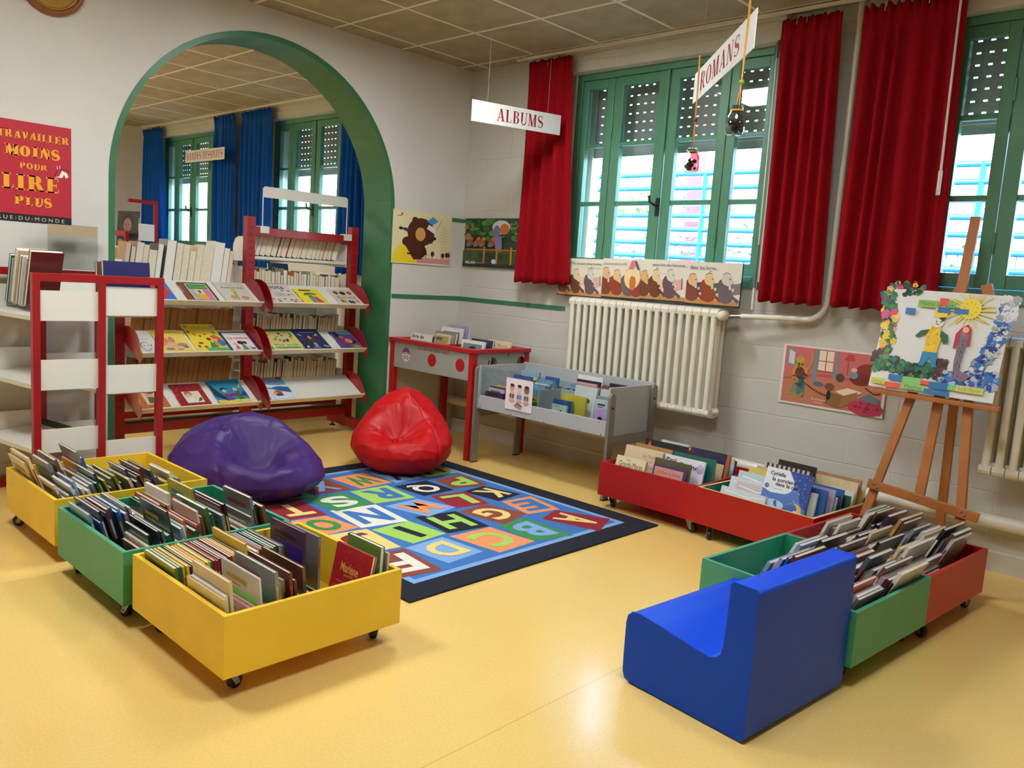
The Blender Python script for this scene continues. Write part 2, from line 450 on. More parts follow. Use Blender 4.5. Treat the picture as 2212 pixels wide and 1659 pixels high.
# ceiling of mineral tiles in a white grid of 60 cm
m_ceil = mat('ceiling_tiles', (150, 134, 106), 0.85)
def ceil_nodes(m):
    nt = m.node_tree; p = nt.nodes['Principled BSDF']
    tc = nt.nodes.new('ShaderNodeTexCoord'); sp = nt.nodes.new('ShaderNodeSeparateXYZ'); nt.links.new(tc.outputs['Object'], sp.inputs[0])
    outs = []
    for ax, off in ((0, 0.189), (1, -0.1247)):
        a = nt.nodes.new('ShaderNodeMath'); a.operation = 'ADD'; a.inputs[1].default_value = 60 - off + 0.012; nt.links.new(sp.outputs[ax], a.inputs[0])
        md = nt.nodes.new('ShaderNodeMath'); md.operation = 'MODULO'; md.inputs[1].default_value = 0.6; nt.links.new(a.outputs[0], md.inputs[0])
        lt = nt.nodes.new('ShaderNodeMath'); lt.operation = 'LESS_THAN'; lt.inputs[1].default_value = 0.024; nt.links.new(md.outputs[0], lt.inputs[0]); outs.append(lt)
    mx = nt.nodes.new('ShaderNodeMath'); mx.operation = 'MAXIMUM'; nt.links.new(outs[0].outputs[0], mx.inputs[0]); nt.links.new(outs[1].outputs[0], mx.inputs[1])
    n = nt.nodes.new('ShaderNodeTexNoise'); n.inputs['Scale'].default_value = 6; n.inputs['Detail'].default_value = 8
    nt.links.new(tc.outputs['Object'], n.inputs['Vector'])
    r = nt.nodes.new('ShaderNodeValToRGB'); r.color_ramp.elements[0].position = .3; r.color_ramp.elements[1].position = .7
    r.color_ramp.elements[0].color = lin((158, 143, 114)); r.color_ramp.elements[1].color = lin((176, 160, 130)); nt.links.new(n.outputs[0], r.inputs[0])
    c = nt.nodes.new('ShaderNodeMix'); c.data_type = 'RGBA'; nt.links.new(mx.outputs[0], c.inputs[0]); nt.links.new(r.outputs[0], c.inputs[6]); c.inputs[7].default_value = lin((232, 224, 200))
    nt.links.new(c.outputs[2], p.inputs['Base Color'])
    b = nt.nodes.new('ShaderNodeTexNoise'); b.inputs['Scale'].default_value = 120; nt.links.new(tc.outputs['Object'], b.inputs['Vector'])
    bp = nt.nodes.new('ShaderNodeBump'); bp.inputs['Strength'].default_value = .25; bp.inputs['Distance'].default_value = .003
    nt.links.new(b.outputs[0], bp.inputs['Height']); nt.links.new(bp.outputs[0], p.inputs['Normal'])
ceil_nodes(m_ceil)
mb = MB(); mb.box(XN-.2, XR+.2, YB-.2, .36, H, H+.15, m_ceil); struct(mb.build('ceiling'))

# window wall, one plane for both rooms, with four window openings
WIN = [(1.11, 2.68), (3.60, 5.17), (-3.07, -1.50), (-5.79, -4.22)]
ZS, ZT = 1.40, 2.80
def wall_run(name, x0, x1, wins, m):
    mb = MB()
    mb.box(x0, x1, 0, .35, 0, ZS, m); mb.box(x0, x1, 0, .35, ZT, H, m)
    e = x0
    for a, b in sorted(wins):
        mb.box(e, a, 0, .35, ZS, ZT, m, fm={'+x': m_white}); e = b
    mb.box(e, x1, 0, .35, ZS, ZT, m, fm={'-x': m_white})
    return struct(mb.build(name))
wall_run('wall_window', -.34, XR, WIN[:2], m_wallW)
wall_run('wall_window.001', XN, -.34, WIN[2:], m_wallL)
# wall with the arch
AC, AR, AZ, ARISE = -1.7725, 1.0125, 1.76, 1.0
mb = MB()
TH = -.34
for y0, y1 in ((YB, AC-AR), (AC+AR, 0)):
    mb.box(TH, 0, y0, y1, 0, H, m_wallL, fm={'+y': m_green if y1 < -1 else m_wallL, '-y': m_green if y1 == 0 else m_wallL})
N = 40
ap = [(AC-AR*math.cos(PI*i/N), AZ+ARISE*math.sin(PI*i/N)) for i in range(N+1)]
for (y0, z0), (y1, z1) in zip(ap, ap[1:]):
    mb.add([(0, y0, z0), (0, y1, z1), (0, y1, H), (0, y0, H)], [(0, 1, 2, 3)], m_wallL)
    mb.add([(TH, y0, z0), (TH, y1, z1), (TH, y1, H), (TH, y0, H)], [(3, 2, 1, 0)], m_wallL)
    mb.add([(0, y0, z0), (0, y1, z1), (TH, y1, z1), (TH, y0, z0)], [(3, 2, 1, 0)], m_green)
struct(mb.build('wall_left'))
mb = MB()           # painted green band round the arch on the wall face
bw = .035
pin = [(AC-AR, 0)]+ap+[(AC+AR, 0)]
pout = [(AC-AR-bw, 0)]+[(AC-(AR+bw)*math.cos(PI*i/N), AZ+(ARISE+bw)*math.sin(PI*i/N)) for i in range(N+1)]+[(AC+AR+bw, 0)]
for i in range(len(pin)-1):
    a, b, c, d = pin[i], pin[i+1], pout[i+1], pout[i]
    vs = [(0, *a), (0, *b), (0, *c), (0, *d), (.003, *a), (.003, *b), (.003, *c), (.003, *d)]
    mb.add(vs, [(4, 5, 6, 7), (0, 1, 5, 4), (2, 3, 7, 6)], m_green)
struct(mb.build('trim_1'))
# the walls nobody sees from here, closing both rooms
mb = MB(); mb.box(XR, XR+.2, YB, .35, 0, H, m_wallL); struct(mb.build('wall_right'))
mb = MB(); mb.box(-.34, XR+.2, YB-.2, YB, 0, H, m_wallL); struct(mb.build('wall_back'))
mb = MB(); mb.box(XN-.2, XN, YNB, .35, 0, H, m_wallL); struct(mb.build('wall_far'))
mb = MB(); mb.box(XN-.2, -.34, YNB-.2, YNB, 0, H, m_wallL); struct(mb.build('wall_back.001'))
# green painted bands on the walls
mb = MB(); mb.box(0, .006, -.715, 0, 1.745, 1.775, m_stripe); mb.box(0, .72, -.006, 0, 1.745, 1.775, m_stripe); struct(mb.build('trim_2'))
mb = MB(); mb.box(0, .006, -.715, 0, 1.105, 1.137, m_stripe); mb.box(0, 1.165, -.006, 0, 1.105, 1.137, m_stripe); struct(mb.build('trim_3'))
# skirting
mb = MB(); mb.box(.014, XR, -.014, 0, 0, .098, m_wallW); mb.box(.014, XR, -.016, 0, .098, .108, m_white); struct(mb.build('baseboard_window'))
mb = MB(); mb.box(0, .014, -.72, 0, 0, .108, m_wallL); mb.box(0, .014, YB, -2.83, 0, .108, m_wallL); struct(mb.build('baseboard_left'))
mb = MB(); mb.box(TH, 0, -.775, -.76, 0, .08, mat('skirting_grey', (150, 150, 140), .5)); struct(mb.build('trim_4'))
mb = MB(); mb.box(XN, -.34, -.014, 0, 0, .108, m_wallL); struct(mb.build('baseboard_window.001'))
# boxes of the roller shutters and the ledge over the windows
for i, (a, b) in enumerate(WIN):
    mb = MB(); mb.box(a-.06, b+.05, -.06, 0, ZT, ZT+.12, m_wallW); mb.box(a-.06, b+.05, -.075, 0, ZT+.12, H, m_wallW); struct(mb.build('trim_%d' % (5+i), bevel=.004))

# ------------------------------------------------------------------ windows
m_pane = glass_mat('window_glass', (244, 250, 252), 0.9)
m_slat = mat('shutter_slat', (180, 172, 162), 0.5)
m_handle = mat('dark_metal', (52, 58, 54), 0.35, metal=0.6)
def window(n, x0, reveal=True):
    w = bpy.data.objects.new('window_%d' % n, None); COL.objects.link(w); struct(w)
    w.matrix_world = T(x0, 0, 0)
    W = 1.57; f = .05
    fr = MB()
    fr.box(0, f, .02, .10, ZS, ZT, m_greenw); fr.box(W-f, W, .02, .10, ZS, ZT, m_greenw)
    fr.box(f, W-f, .02, .10, ZT-.045, ZT, m_greenw); fr.box(f, W-f, .02, .10, ZS, ZS+.03, m_greenw)
    fr.box(-.01, W+.01, -.02, .02, ZS-.045, ZS, m_greenw)
    fr.build('window_frame', w, bevel=.004)
    leaves = [(.052, .33, .10, .27), (.335, .777, .41, .70), (.793, 1.235, .865, 1.17), (1.24, 1.518, 1.30, 1.49)]
    zr = [(1.505, 1.875), (1.905, 2.285), (2.312, 2.69)]
    for k, (a, b, p0, p1) in enumerate(leaves):
        s = MB(); z0, z1 = ZS+.032, ZT-.047
        s.box(a, p0, .03, .075, z0, z1, m_greenw); s.box(p1, b, .03, .075, z0, z1, m_greenw)
        zz = z0
        for c, d in zr: s.box(p0, p1, .035, .07, zz, c, m_greenw); zz = d
        s.box(p0, p1, .03, .075, zz, z1, m_greenw)
        if k == 1: s.box(b-.02, b+.012, .018, .03, z0, z1, m_greenw)
        for c in (zr[0][0]+.1, zr[2][0]+.05):                        # hinges
            if k in (1, 2):
                hx = a if k == 1 else b
                s.tube([(hx, .024, c), (hx, .024, c+.11)], .008, m_greenw, 8)
        so = s.build('window_leaf', w, bevel=.003)
        g = MB()
        for c, d in zr: g.box(p0, p1, .052, .056, c, d, m_pane)
        g.build('pane', so)
    h = MB()
    h.box(.765, .795, .012, .022, 1.80, 1.92, m_handle)
    h.tube([(.78, .015, 1.87), (.78, -.03, 1.87), (.748, -.035, 1.89), (.74, -.035, 1.93)], .009, m_handle, 8)
    h.build('handle', w)
    # roller shutter let half way down outside the panes
    s = MB(); y = .22; z = 2.30; pitch = .062
    s.box(.04, W-.04, y, y+.012, z-.055, z-.002, m_slat)
    while z < ZT-.03:
        s.prism([(y, z), (y+.012, z), (y+.016, z+.026), (y+.012, z+.052), (y, z+.052)], .04, W-.04, m_slat, 'x')
        x = .04
        while x < W-.04:
            s.box(x, min(x+.040, W-.04), y+.003, y+.009, z+.052, z+pitch, m_slat); x += .062
        z += pitch
    s.build('roller_shutter', w)
    gd = MB()
    gd.box(.0, .04, .205, .245, ZS, ZT, m_white); gd.box(W-.04, W, .205, .245, ZS, ZT, m_white)
    gd.build('shutter_guide', w)
    return w
for i, (a, b) in enumerate(WIN): window(i+1, a)

# ------------------------------------------------------------------ light panels in the ceiling
m_panel = mat('light_panel', (255, 255, 255), .5)
_p = m_panel.node_tree.nodes['Principled BSDF']
_p.inputs['Emission Color'].default_value = (*PANEL_C, 1); _p.inputs['Emission Strength'].default_value = PANEL_E
PAN = [(1.689, -1.625, 1), (1.689, -4.025, 1), (4.089, -2.825, 1),
       (-2.511, -3.425, 0), (-4.911, -3.425, 0), (-2.511, -5.225, 0)]  # these three are unseen, added to keep the next room from going dark
for i, (x, y, r) in enumerate(PAN):
    t = thing('ceiling_light', 'square white light panel set in the tiled ceiling of %s' % ('the room with the rug' if r else 'the next room, added unseen'), 'ceiling light', T(x, y, H-.022), 'ceiling light panels')
    if i in (0,): t['label'] = 'square white light panel in the ceiling above the red bean bag'
    mb = MB(); e = .3
    for a in ((-e, e, -e, -e+.012), (-e, e, e-.012, e), (-e, -e+.012, -e+.012, e-.012), (e-.012, e, -e+.012, e-.012)): mb.box(*a, 0, .022, m_white)
    mb.build('frame', t)
    mb = MB(); mb.box(-e+.012, e-.012, -e+.012, e-.012, .008, .02, m_panel); mb.build('diffuser', t)

# ------------------------------------------------------------------ curtains
def curtain(label, x0, x1, z0, z1, folds, m, seed, flare=(0, 0), y=-.14, group=None):
    rnd = random.Random(seed)
    ph = [rnd.uniform(0, 6.28) for _ in range(4)]; nu, nv = folds*14+1, 34
    wd = [rnd.uniform(.6, 1.5) for _ in range(folds)]; tot = sum(wd); cum = [sum(wd[:k])/tot for k in range(folds+1)]
    am = [rnd.uniform(.45, 1.25) for _ in range(folds)]; sk = [rnd.uniform(-.06, .06) for _ in range(folds)]
    def P(i, j):
        u = i/(nu-1); v = j/(nv-1); z = z1+(z0-z1)*v
        xl = x0+flare[0]*v; xr = x1+flare[1]*v
        uu = min(.9999, max(0, u+.05*v*math.sin(PI*u)*math.sin(2.2*u+ph[0])))
        k = max(q for q in range(folds) if cum[q] <= uu)
        w = (uu-cum[k])/(cum[k+1]-cum[k])
        wv = math.cos(2*PI*w); wv = math.copysign(abs(wv)**.75, wv)
        head = max(0, 1-v/.06)
        amp = .030*(am[k]*(.45+.55*min(1, v*2.5)))
        yy = y+amp*wv+.012*math.sin(5*u+2.5*v+ph[0])*v+.002*math.sin(31*u+3*v+ph[1])
        pinch = math.exp(-((v-.06)/.03)**2)*.6
        yy = y+(yy-y)*(1-pinch)+head*.014*math.sin(2*PI*folds*2*u+ph[1])
        zz = z+(.006*wv if j == nv-1 else 0)+head*.010*math.sin(2*PI*folds*2*u)
        return (xl+(xr-xl)*u, yy, zz)
    mb = MB(); mb.grid(P, nu, nv, m)
    t = thing('curtain', label, 'curtain', None, group)
    c = mb.build('fabric', t); s = c.modifiers.new('thickness', 'SOLIDIFY'); s.thickness = .004; s.offset = 0
    for k in range(folds+1):
        h = MB(); x = x0+(x1-x0)*(k+.5)/(folds+1.0)
        h.tube([(x, y+.006, z1-.03), (x, y+.012, z1+.005), (x+.004, y+.02, z1+.022)], .003, m_white, 6)
        h.build('hook', t)
m_red_c = mat('red_curtain_cloth', (146, 6, 20), .9, spec=.15, noise=.06, nscale=30)
m_blue_c = mat('blue_curtain_cloth', (8, 74, 150), .85, spec=.2, noise=.06, nscale=30)
curtain('red curtain left of the middle window beside the forest poster', .77, 1.18, 1.295, 2.895, 5, m_red_c, 1, (-.03, .10))
curtain('narrow red curtain right of the middle window next to the wall pipe', 2.735, 3.085, 1.285, 2.885, 5, m_red_c, 2, (.01, .055))
curtain('wide red curtain behind the easel between the pipe and the right window', 3.20, 3.71, 1.285, 2.88, 6, m_red_c, 3, (-.01, .04))
curtain('narrow blue curtain at the far end of the next room', -6.07, -5.55, 1.38, 2.895, 6, m_blue_c, 4, (0, .12))
curtain('blue curtain right of the far window seen through the arch', -4.13, -3.64, 1.25, 2.895, 6, m_blue_c, 5)
curtain('blue curtain left of the nearer window seen through the arch', -3.5, -2.87, 1.25, 2.895, 7, m_blue_c, 6)
curtain('blue curtain at the right edge of the arch opening', -1.62, -1.1, 1.25, 2.895, 6, m_blue_c, 7)
for nm, a, b, lab in (('curtain_rail', .62, 3.95, 'white curtain rail above the red curtains'), ('curtain_rail.001', -6.2, -.6, 'white curtain rail above the blue curtains')):
    t = thing('curtain_rail', lab, 'curtain rail')
    mb = MB(); mb.box(a, b, -.128, -.112, 2.926, 2.946, m_white); mb.build('rail', t)
    mb = MB()
    x = a+.05
    while x < b: mb.box(x, x+.02, -.12, -.09 if nm == 'x' else -.0, 2.946, 2.9555, m_white); x += .9
    mb.build('bracket', t)
# ================================================================== FURNITURE
m_redm = mat('red_enamel', (158, 14, 22), .33, coat=.2)
m_redw = mat('red_paint_wood', (176, 16, 20), .4, noise=.05, nscale=5)
m_shelf = mat('white_shelf_board', (228, 224, 212), .4)
m_shelfm = mat('white_shelf_metal', (220, 220, 214), .35)
m_black = mat('plain_black', (22, 22, 23), .5)
m_grey = mat('grey_laminate', (176, 178, 180), .4)
m_legm = mat('taupe_metal_leg', (138, 132, 122), .4, metal=.3)
m_zinc = mat('zinc_plate', (150, 146, 136), .35, metal=.8)
m_wood = mat('beech_wood', (176, 108, 52), .45, noise=.14, nscale=7)
m_edge = mat('raw_wood_edge', (218, 196, 132), .55)
m_clear = glass_mat('clear_acrylic', (238, 246, 248), .9)

# ------------------------------------------------------------------ rolling book bins
BZ0, BZ1 = .078, .278
def bin_mat(name, rgb): return mat(name, rgb, .42, noise=.06, nscale=4, bump=.12, bscale=9)
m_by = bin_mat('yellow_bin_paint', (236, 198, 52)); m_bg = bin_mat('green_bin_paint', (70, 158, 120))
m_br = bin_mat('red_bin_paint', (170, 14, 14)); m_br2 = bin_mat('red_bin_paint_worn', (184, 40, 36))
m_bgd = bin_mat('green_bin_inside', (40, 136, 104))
S2 = .335
def caster(parent, x, y, rz):
    M = T(x, y, 0) @ RZ(rz)
    f = MB()
    f.box(-.028, .028, -.026, .026, BZ0-.004, BZ0, m_zinc)
    for s in (-.0155, .0135):
        f.prism([(-.022, BZ0-.004), (-.026, .035), (-.034, .018), (-.016, .016), (.006, .05), (.022, BZ0-.004)], s, s+.002, m_zinc, 'y')
    f.tube([(-.024, -.018, .026), (-.024, .018, .026)], .005, m_zinc, 8)
    fo = f.build('caster', parent, M)
    w = MB(); w.lathe([(.008, -.011), (.022, -.0115), (.026, -.008), (.026, .008), (.022, .0115), (.008, .011)], m_black, 22, T(-.024, 0, .026) @ RX(PI/2))
    w.build('wheel', fo)
def book_bin(label, M, out, inn=None, top=None, seed=0, group='rolling book bins', s=S2):
    inn = inn or out; top = top or out
    t = thing('book_bin', label, 'book bin', M, group)
    k = .016
    def pan(name, x0, x1, y0, y1, inner):
        fm = {'+z': top}
        for f in inner: fm[f] = inn
        mb = MB(); mb.box(x0, x1, y0, y1, BZ0, BZ1, out, fm=fm); mb.build(name, t, bevel=.0025)
    pan('front_panel', -s, s, -s, -s+k, ['+y']); pan('back_panel', -s, s, s-k, s, ['-y'])
    pan('side_panel', -s, -s+k, -s+k, s-k, ['+x']); pan('side_panel', s-k, s, -s+k, s-k, ['-x'])
    mb = MB(); mb.box(-s+k, s-k, -s+k, s-k, BZ0+.002, BZ0+.012, inn); mb.build('bottom_panel', t)
    r = random.Random(seed)
    for x in (-1, 1):
        for y in (-1, 1): caster(t, x*(s-.07), y*(s-.055), r.uniform(0, 6.28))
    return t
XB = [1.11, 1.845, 2.588]
YB_ = -3.235
B1 = T(1.11, -3.235, 0); B2 = T(1.885, -3.255, 0) @ Matrix.Identity(4); B3 = T(2.588, -3.235, 0)
book_bin('yellow book bin farthest left before the red end of the white shelves', B1, m_by, seed=1)
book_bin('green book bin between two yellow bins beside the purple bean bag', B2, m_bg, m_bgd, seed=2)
book_bin('half empty yellow book bin nearest the camera beside the rug', B3, m_by, seed=5)
TL = rad(-4.4)
B4 = T(3.865, -1.576, 0) @ RZ(TL-PI/2); B5 = T(3.912, -.945, 0) @ RZ(TL-PI/2)
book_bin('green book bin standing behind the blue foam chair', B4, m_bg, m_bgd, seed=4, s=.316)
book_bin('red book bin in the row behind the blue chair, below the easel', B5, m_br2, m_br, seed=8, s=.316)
B6 = T(2.557, -.50, 0); B7 = T(3.2515, -.537, 0) @ RZ(rad(-4.5))
book_bin('red book bin beside the leg of the grey browser box', B6, m_br, seed=6)
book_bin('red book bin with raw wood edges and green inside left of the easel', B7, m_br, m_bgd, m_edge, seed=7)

# ------------------------------------------------------------------ blue foam chair
m_blue = mat('blue_vinyl', (0, 70, 206), .36, spec=.2, bump=.12, bscale=7)
t = thing('foam_chair', 'blue vinyl foam chair with low seat, standing nearest the camera', 'chair', T(4.084, -2.522, 0) @ RZ(rad(-5.0)))
prof = [(-.445, .006), (-.468, .012), (-.478, .035), (-.48, .10), (-.48, .20), (-.474, .232), (-.456, .249), (-.425, .252), (-.34, .243), (-.2, .222), (-.15, .217), (-.125, .223), (-.108, .24), (-.101, .27), (-.098, .36), (-.096, .468), (-.09, .477), (-.01, .478), (0, .47), (0, .02), (-.012, .004)]
pf = list(prof)
mb = MB(); mb.prism(pf, 0, .598, m_blue, 'y')
o = mb.build('body', t, bevel=.006, seg=3)
for yy in (.003, .595):
    mb = MB(); mb.tube([(u, yy, v) for u, v in pf[4:19]], .0032, m_blue, 6); mb.build('piping', t)

# ------------------------------------------------------------------ grey browser box on legs, with a clear front
t = thing('browser_box', 'grey picture book browser box on legs with clear front before the radiator', 'book browser', T(0, 0, 0))
x0, x1, y0, y1, z0, z1 = .996, 2.15, -.69, -.215, .395, .70
mb = MB(); mb.box(x0, x1, y1-.015, y1, z0, z1+.01, m_grey); mb.build('back_panel', t, bevel=.002)
mb = MB(); mb.box(x1-.016, x1, y0, y1-.015, z0, z1, m_grey); mb.build('side_panel', t, bevel=.002)
mb = MB(); mb.box(x0, x0+.016, y0, y1-.015, z0, z1, m_grey); mb.build('side_panel', t, bevel=.002)
mb = MB(); mb.box(x0+.016, x1-.016, y0, y0+.014, z0, .49, m_grey); mb.build('front_panel', t, bevel=.002)
mb = MB(); mb.box(x0+.018, x1-.018, y0+.0145, y0+.0185, .44, .692, m_clear); mb.build('clear_front', t)
mb = MB(); mb.box(x0+.016, x1-.016, y0+.014, y1-.015, z0+.004, z0+.018, m_grey); mb.build('bottom_panel', t)
mb = MB(); mb.box(1.545, 1.557, y0+.02, y1-.015, z0+.018, .60, m_grey); mb.box(1.557, x1-.016, -.45, -.44, z0+.018, .60, m_grey); mb.build('divider', t)
mb = MB()
for xx in (1.03, 1.33, 1.63, 1.93, 2.1):
    mb.lathe([(0, .004), (.004, .0035), (.006, 0)], m_zinc, 10, T(xx, y0, .405) @ RX(PI/2)); mb.lathe([(0, .004), (.004, .0035), (.006, 0)], m_zinc, 10, T(xx-.02, y0, .482) @ RX(PI/2))
mb.build('screws', t)
def rleg(xa, xb, ya, yb, top):
    mb = MB()
    n = 8; ym = (ya+yb)/2; ry = (yb-ya)/2
    pr = [(ya, .0), (yb, .0), (yb, top-ry)]+[(ym+ry*math.cos(PI*i/n), top-ry+ry*math.sin(PI*i/n)) for i in range(1, n)]+[(ya, top-ry)]
    mb.prism(pr, xa, xb, m_legm, 'x')
    o = mb.build('leg', t, bevel=.002)
    b = MB(); b.box(xa-.001, xb+.001, ya-.001, yb+.001, 0, .008, m_black); b.build('foot_cap', o)
    if xb > 2.1:
        b = MB(); b.lathe([(.007, 0), (.007, .003), (0, .0035)], m_black, 10, T(xb, ym, top-.09) @ RY(PI/2)); b.build('bolt', o)
rleg(x1, x1+.02, -.71, -.655, .668); rleg(x1, x1+.02, -.265, -.21, .70)
rleg(x0-.02, x0, -.71, -.655, .69); rleg(x0-.02, x0, -.265, -.21, .69)
mb = MB(); mb.box(x1, x1+.016, -.655, -.265, .335, .395, m_legm); mb.build('end_rail', t)
mb = MB(); mb.box(x0-.016, x0, -.655, -.265, .335, .395, m_legm); mb.build('end_rail', t)
# drawing stuck on the clear front
Mn = frame_wall_y(1.275, y0-.0055, .438)
mb = MB(); W_, H_ = .245, .215
mb.box(0, W_, 0, H_, -.0006, .0006, ink((236, 226, 226), .5), Mn)
it = [('e', .5, .45, .42, .36, (238, 214, 222))]
for cx, sk, bk in ((.24, (226, 178, 130), (150, 58, 52)), (.52, (238, 214, 196), (86, 130, 180)), (.79, (150, 108, 72), (84, 112, 96))):
    it += [('e', cx, .70, .095, .13, sk), ('e', cx, .78, .08, .05, (60, 48, 44)), ('e', cx-.035, .70, .012, .02, (30, 26, 26)), ('e', cx+.035, .70, .012, .02, (30, 26, 26)), ('l', [(cx-.03, .63), (cx, .615), (cx+.03, .63)], .012, (120, 50, 44)), ('e', cx, .44, .1, .15, (206, 190, 180)), ('r', cx-.08, .37, cx+.08, .5, bk), ('l', [(cx, .37), (cx, .5)], .012, (240, 236, 226)), ('l', [(cx-.09, .3), (cx-.02, .25), (cx+.1, .29)], .06, (190, 160, 130))]
it += [('p', [(.36, .16), (.56, .09), (.66, .17), (.46, .25)], (70, 66, 80)), ('p', [(.36, .13), (.56, .06), (.66, .14), (.46, .22)], (150, 140, 150))]
draw(mb, it, Mn, W_, H_, .0008, rough=.5)
o = mb.build('paper_drawing'); tag(o, 'paper drawing of three reading children taped to the grey browser box', 'drawing')

# ------------------------------------------------------------------ red framed table bin in the corner
t = thing('browser_table', 'red framed grey table bin in the corner, with two red dots on its side', 'book browser')
X0, X1, Y0, Y1 = .018, .955, -.715, -.128
for nm, a in (('leg', (X0, X0+.045, Y0, Y0+.045)), ('leg', (X1-.045, X1, Y0, Y0+.045)), ('leg', (X0, X0+.045, Y1-.045, Y1)), ('leg', (X1-.045, X1, Y1-.045, Y1))):
    mb = MB(); mb.box(*a, 0, .775, m_redw); mb.build(nm, t, bevel=.003)
mb = MB()
mb.box(X0-.01, X1+.012, Y0-.012, Y0+.055, .775, .803, m_redw); mb.box(X0-.01, X1+.012, Y1-.055, Y1+.005, .775, .803, m_redw)
mb.box(X0-.01, X0+.055, Y0+.055, Y1-.055, .775, .803, m_redw); mb.box(X1-.055, X1+.012, Y0+.055, Y1-.055, .775, .803, m_redw)
mb.build('top_frame', t, bevel=.003)
m_gp = mat('grey_panel', (158, 158, 150), .5)
def disc(mb, M, r, m, n=28): mb.poly([(u, v, .001) for u, v in ell(0, 0, r, r, n)], m, M)
mb = MB(); mb.box(X0+.045, X1-.045, Y0+.006, Y0+.02, .577, .775, m_gp); pn = mb.build('front_panel', t)
mb = MB()
for xx in (.51, .818): disc(mb, frame_wall_y(xx, Y0+.006, .677), .048, m_redw)
mb.build('red_dots', pn)
mb = MB(); serif_text(mb, 'ALBUMS DOCUMENTAIRES', .335, .70, .738, .764, ink((150, 30, 36)), frame_wall_y(0, Y0+.0048, 0), T_=.16); mb.build('lettering', pn)
mb = MB(); Ms = frame_wall_y(.207, Y0+.005, .685); k = .048
mb.poly([(u, v, 0) for u, v in ell(0, 0, k, k*1.15, 28)], ink((222, 214, 212)), Ms)
mb.poly([(u, v, .0003) for u, v in ell(0, .005, k*.96, k*1.05, 20, 0, 180)], ink((120, 60, 120)), Ms)
mb.poly([(u, v, .0006) for u, v in [(-.03, .01), (.03, .01), (.03, .016), (-.03, .016)]], ink((222, 214, 212)), Ms)
for s, c in ((-.018, (150, 40, 60)), (.018, (90, 90, 110))):
    mb.poly([(u, v, .0006) for u, v in ell(s, -.022, .013, .016)], ink(c), Ms); mb.poly([(u, v, .0009) for u, v in ell(s, -.022, .006, .008)], ink((240, 232, 228)), Ms)
mb.build('round_sticker', pn)
mb = MB()
hx = X1-.018; ys = (-.56, -.22)
# end panel with two round finger holes
seg = 24
def panel_holes(mb, M, w, h, holes, r, m, th):
    xs = [0]+[c for c, _ in holes]+[w]
    e = 0
    for i, (c, d) in enumerate(holes):
        L_ = e; Rr = (holes[i+1][0]+c)/2 if i+1 < len(holes) else w; e = Rr
        ring = [(c+r*math.cos(2*PI*k/seg), d+r*math.sin(2*PI*k/seg)) for k in range(seg)]
        out = []
        for k in range(seg):
            a = 2*PI*k/seg; dx, dy = math.cos(a), math.sin(a)
            tt = min([(Rr-c)/dx if dx > 1e-9 else 9, (L_-c)/dx if dx < -1e-9 else 9, (h-d)/dy if dy > 1e-9 else 9, (0-d)/dy if dy < -1e-9 else 9])
            out.append((c+dx*tt, d+dy*tt))
        for (zz, fl) in ((0, 0), (-th, 1)):
            for k in range(seg):
                q = [ring[k], out[k], out[(k+1) % seg], ring[(k+1) % seg]]
                if fl: q = q[::-1]
                mb.poly([(u, v, zz) for u, v in q], m, M)
        mb.add([(u, v, 0) for u, v in ring]+[(u, v, -th) for u, v in ring], [(k, (k+1) % seg, seg+(k+1) % seg, seg+k) for k in range(seg)], m, M)
    for cx_, cy_ in ((0, 0), (w, 0), (w, h), (0, h)):
        pass
panel_holes(mb, frame_wall_x(X1-.006, Y0+.045, .577), Y1-Y0-.09, .198, [(.16, .12), (.46, .12)], .048, m_gp, .012)
mb.build('end_panel', t)
mb = MB(); mb.box(X0+.02, X1-.02, Y0+.02, Y1-.01, .575, .585, m_gp); mb.box(X0+.01, X0+.02, Y0+.045, Y1-.045, .577, .775, m_gp); mb.box(X0+.045, X1-.045, Y1-.02, Y1-.008, .577, .775, m_gp); mb.build('inner_tray', t)
mb = MB(); mb.box(.48, .492, Y0+.03, Y1-.03, .585, .79, m_redw); mb.build('divider', t)

# ------------------------------------------------------------------ the red display rack standing behind the arch
GX = -.43
t = thing('display_rack', 'red metal display rack with six sloping white shelves standing in the arch', 'bookshelf', T(0, 0, 0))
PY = [-2.60, -1.69, -.79]
for y, top in zip(PY, (1.02, 1.635, 1.635)):
    mb = MB(); mb.box(GX-.03, GX+.03, y-.032, y+.032, .03, top, m_redm)
    k = .30
    while k < top-.05:
        mb.box(GX+.03, GX+.0305, y-.012, y-.006, k, k+.018, m_black); mb.box(GX+.03, GX+.0305, y+.006, y+.012, k, k+.018, m_black); k += .05
    mb.build('upright', t, bevel=.003)
    mb = MB(); mb.prism([(-.66, .035), (.04, .035), (.04, .085), (GX+.1, .105), (GX-.1, .105), (-.66, .085)], y-.03, y+.03, m_redm, 'y'); fo = mb.build('foot', t, bevel=.003)
    mb = MB()
    for xx in (-.62, -.02): mb.lathe([(.026, 0), (.026, .006), (.009, .012), (.009, .036)], m_black, 14, T(xx, y, 0))
    mb.build('levelling_foot', fo)
for a, b in zip(PY, PY[1:]):
    mb = MB(); mb.box(GX-.02, GX+.02, a+.032, b-.032, .125, .195, m_redm); mb.build('base_rail', t, bevel=.003)
    mb = MB(); mb.box(GX-.03, GX+.024, a+.035, b-.035, .195, .206, m_black); mb.build('rail_cap', t)
mb = MB(); mb.box(GX-.02, GX+.02, PY[1]+.032, PY[2]-.032, 1.505, 1.565, m_redm); mb.build('top_rail', t, bevel=.003)
SLO = math.atan2(.125, .24)
DZ = [1.022, .682, .318]                      # heights of the front lips
